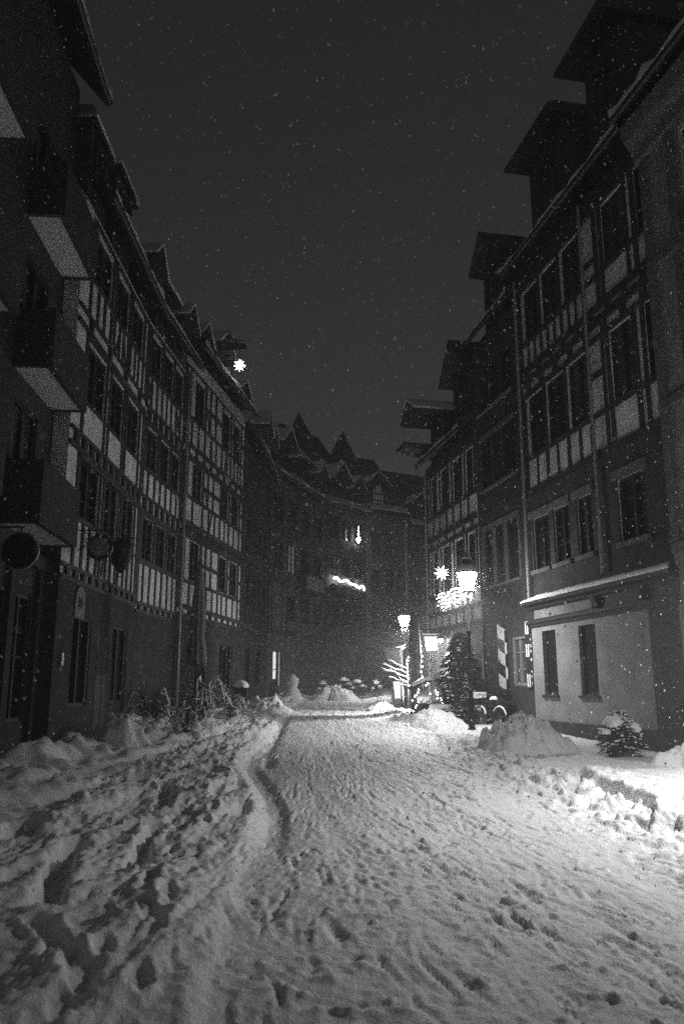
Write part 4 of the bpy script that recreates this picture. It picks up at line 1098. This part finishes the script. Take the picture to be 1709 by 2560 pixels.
# ---- hanging signs on the left
def bracket_scrolls(m, x1, z):
    m.tube([(0,0,z),(x1,0,z)], .014, 5); m.tube([(0,0,z-.42),(.2,0,z-.3),(x1*.6,0,z-.03)], .012, 5)
    for c, r in (((.14,0,z-.12),.07),((.30,0,z-.1),.05),((.13,0,z-.28),.05)): m.ring(c, r, .009, 'y', 14, 4)
h = LH1; px = h.world(.95, .02, 4.37)
s1 = thing('hanging_sign', 'blank round hanging sign with a dark ring on a scrolled bracket', 'sign', px)
m = MB(); bracket_scrolls(m, .7, .35); m.build('bracket', METAL, s1)
d = MB(); d.lathe([(.2,-.02),(.2,.02)], 28); do = d.build('disc', PLM, s1); do.rotation_euler = (PI/2,0,0); do.location = (.45,0,.0)
r_ = MB(); r_.ring((.45,0,0), .235, .04, 'y', 30, 6); r_.build('rim', METAL, s1)
px = h.world(2.4, .02, 4.47)
s2 = thing('hanging_sign', 'dark lantern-shaped hanging sign right of the round one', 'sign', px)
m = MB(); bracket_scrolls(m, .8, .35); m.build('bracket', METAL, s2)
m = MB(); m.lathe([(.02,-.42),(.12,-.34),(.14,-.30),(.2,-.22),(.25,.12),(.29,.16),(.29,.2),(.2,.26),(.03,.33)], 12, (.5,0,0)); m.build('shield', WOODD, s2, True)
m = MB().ring((.5,0,-.47), .05, .012, 'y', 12, 4); m.build('drop', METAL, s2)
s3 = thing('wall_sign', 'faint arched plaque on the dark ground floor below the hanging signs', 'sign', h.world(1.25,.03,3.25), h.ang)
pts = [(-.3,-.3),(.3,-.3),(.3,.1)]+[(.3*math.cos(a),.1+.25*math.sin(a)) for a in np.linspace(.2,PI-.2,9)]+[(-.3,.1)]
m = MB(); m.prism(pts, 'y', -.03, 0); m.build('plaque', PLM, s3)
e = MB(); rn = random.Random(1)
for k in range(9): e.bar((rn.uniform(-.18,.1), rn.uniform(-.08,.12)), (rn.uniform(-.1,.2), rn.uniform(-.1,.2)), .05, .036)
e.build('emblem', WOODD, s3)
h = APT; px = h.world((10.9-6)/9.15*APT.L, .98, 3.43)
s4 = thing('hanging_sign', 'dark round hanging sign with a thin pale rim under the near balconies', 'sign', px)
d = MB(); d.lathe([(.24,-.03),(.24,.03)], 28); do = d.build('disc', BLACKP, s4); do.rotation_euler = (PI/2,0,0)
MB().ring((0,0,0), .255, .018, 'y', 30, 6).build('rim', ZINC, s4); m = MB(); m.tube([(-.98,0,.34),(.05,0,.34)], .014, 5); m.tube([(-.0,0,.34),(0,0,.25)], .012, 4); m.build('bracket', METAL, s4)
b = thing('door_glint', 'tiny added glow for the glint on the door under the hanging signs', 'wall lamp', LH1.world(.35,.08,2.1), LH1.ang)  # added glowing ball stands for a glint on the door, not a lamp
MB().ball((0,0,0), .03, 6).build('bulb', DOORD, b); q = MB(); q.box(-.05,.05,.0,.08,-.12,.12); q.build('plate', ZINC, b)

# ------------------------------------------------------------------ falling snow (nobody could count it)
def flakes():
    rn = np.random.default_rng(12); n = 42000
    y = .7+43*rn.random(n)**.66; sp = np.minimum(9.5, y*.5+.6)
    x = (rn.random(n)*2-1)*sp; z = rn.random(n)*np.minimum(16, 2.2+y*.95)+.15
    ok = ((x > -5.0+.0*y) | (z > 20)) & (x < 9.4-.2*y-.3); x, y, z = x[ok], y[ok], z[ok]; n = len(x)
    r = .0034+.0085*rn.random(n)**2.4; r = r*np.clip(y/6, .35, 1.)
    base = np.array([(1,0,0),(-1,0,0),(0,1,0),(0,-1,0),(0,0,1.5),(0,0,-1.5)], float)
    tilt = rn.normal(0, .35, (n,2))
    V = base[None]*r[:,None,None]; V[:,:,0] += tilt[:,0,None]*V[:,:,2]; V[:,:,1] += tilt[:,1,None]*V[:,:,2]
    V = V+np.stack([x,y,z], -1)[:,None]
    F = np.array([(0,2,4),(2,1,4),(1,3,4),(3,0,4),(2,0,5),(1,2,5),(3,1,5),(0,3,5)])
    fs = (F[None]+6*np.arange(n)[:,None,None]).reshape(-1, 3)
    me = bpy.data.meshes.new('falling_snow'); me.from_pydata(V.reshape(-1,3).tolist(), [], fs.tolist()); me.materials.append(SNOW); me.update()
    o = bpy.data.objects.new('falling_snow', me); COL.objects.link(o); tag(o, 'snowflakes falling through the whole lane', 'snow', kind='stuff')
flakes()

# ------------------------------------------------------------------ night haze, sky, camera
m = bpy.data.materials.new('night_haze'); m.use_nodes = True; nt = m.node_tree
nt.nodes.remove(nt.nodes['Principled BSDF']); pv = nt.nodes.new('ShaderNodeVolumePrincipled')
pv.inputs['Color'].default_value = (.9,.9,.9,1); pv.inputs['Density'].default_value = .0075; pv.inputs['Anisotropy'].default_value = .1
nt.links.new(pv.outputs['Volume'], nt.nodes['Material Output'].inputs['Volume'])
tag(MB().box(-46, 46, -10, 82, -1.5, 27).build('haze', m), 'thin snowy night haze', 'haze', kind='stuff')

w = bpy.data.worlds.new('World'); SC.world = w; w.use_nodes = True; nt = w.node_tree; bg = nt.nodes['Background']
sk = nt.nodes.new('ShaderNodeTexSky'); sk.sky_type = 'NISHITA'; sk.sun_disc = False; sk.sun_elevation = R(12); sk.sun_rotation = R(200)
bw = nt.nodes.new('ShaderNodeRGBToBW'); nt.links.new(sk.outputs['Color'], bw.inputs['Color'])
ad = nt.nodes.new('ShaderNodeMath'); ad.operation = 'MULTIPLY_ADD'; ad.inputs[1].default_value = 1.; ad.inputs[2].default_value = .0
nt.links.new(bw.outputs['Val'], ad.inputs[0]); nt.links.new(ad.outputs['Value'], bg.inputs['Color'])
bg.inputs['Strength'].default_value = .0146

cam = bpy.data.cameras.new('camera'); co = bpy.data.objects.new('camera', cam); COL.objects.link(co)
co.location = (0,0,1.6); co.rotation_euler = (R(90+12.27),0,0)
cam.sensor_fit = 'VERTICAL'; cam.sensor_height = 36; cam.lens = 28.125; cam.clip_end = 500; cam.clip_start = .05
cam.dof.use_dof = True; cam.dof.focus_distance = 20; cam.dof.aperture_fstop = 2.0
SC.camera = co
vs = SC.view_settings; vs.view_transform = 'Standard'; vs.look = 'None'; vs.exposure = 0; vs.gamma = 1; vs.use_curve_mapping = False
SC.render.engine = 'CYCLES'; cy = SC.cycles
cy.use_denoising = False; cy.sample_clamp_indirect = 3; cy.max_bounces = 5; cy.diffuse_bounces = 3; cy.glossy_bounces = 2; cy.volume_bounces = 0; cy.caustics_reflective = False; cy.caustics_refractive = False
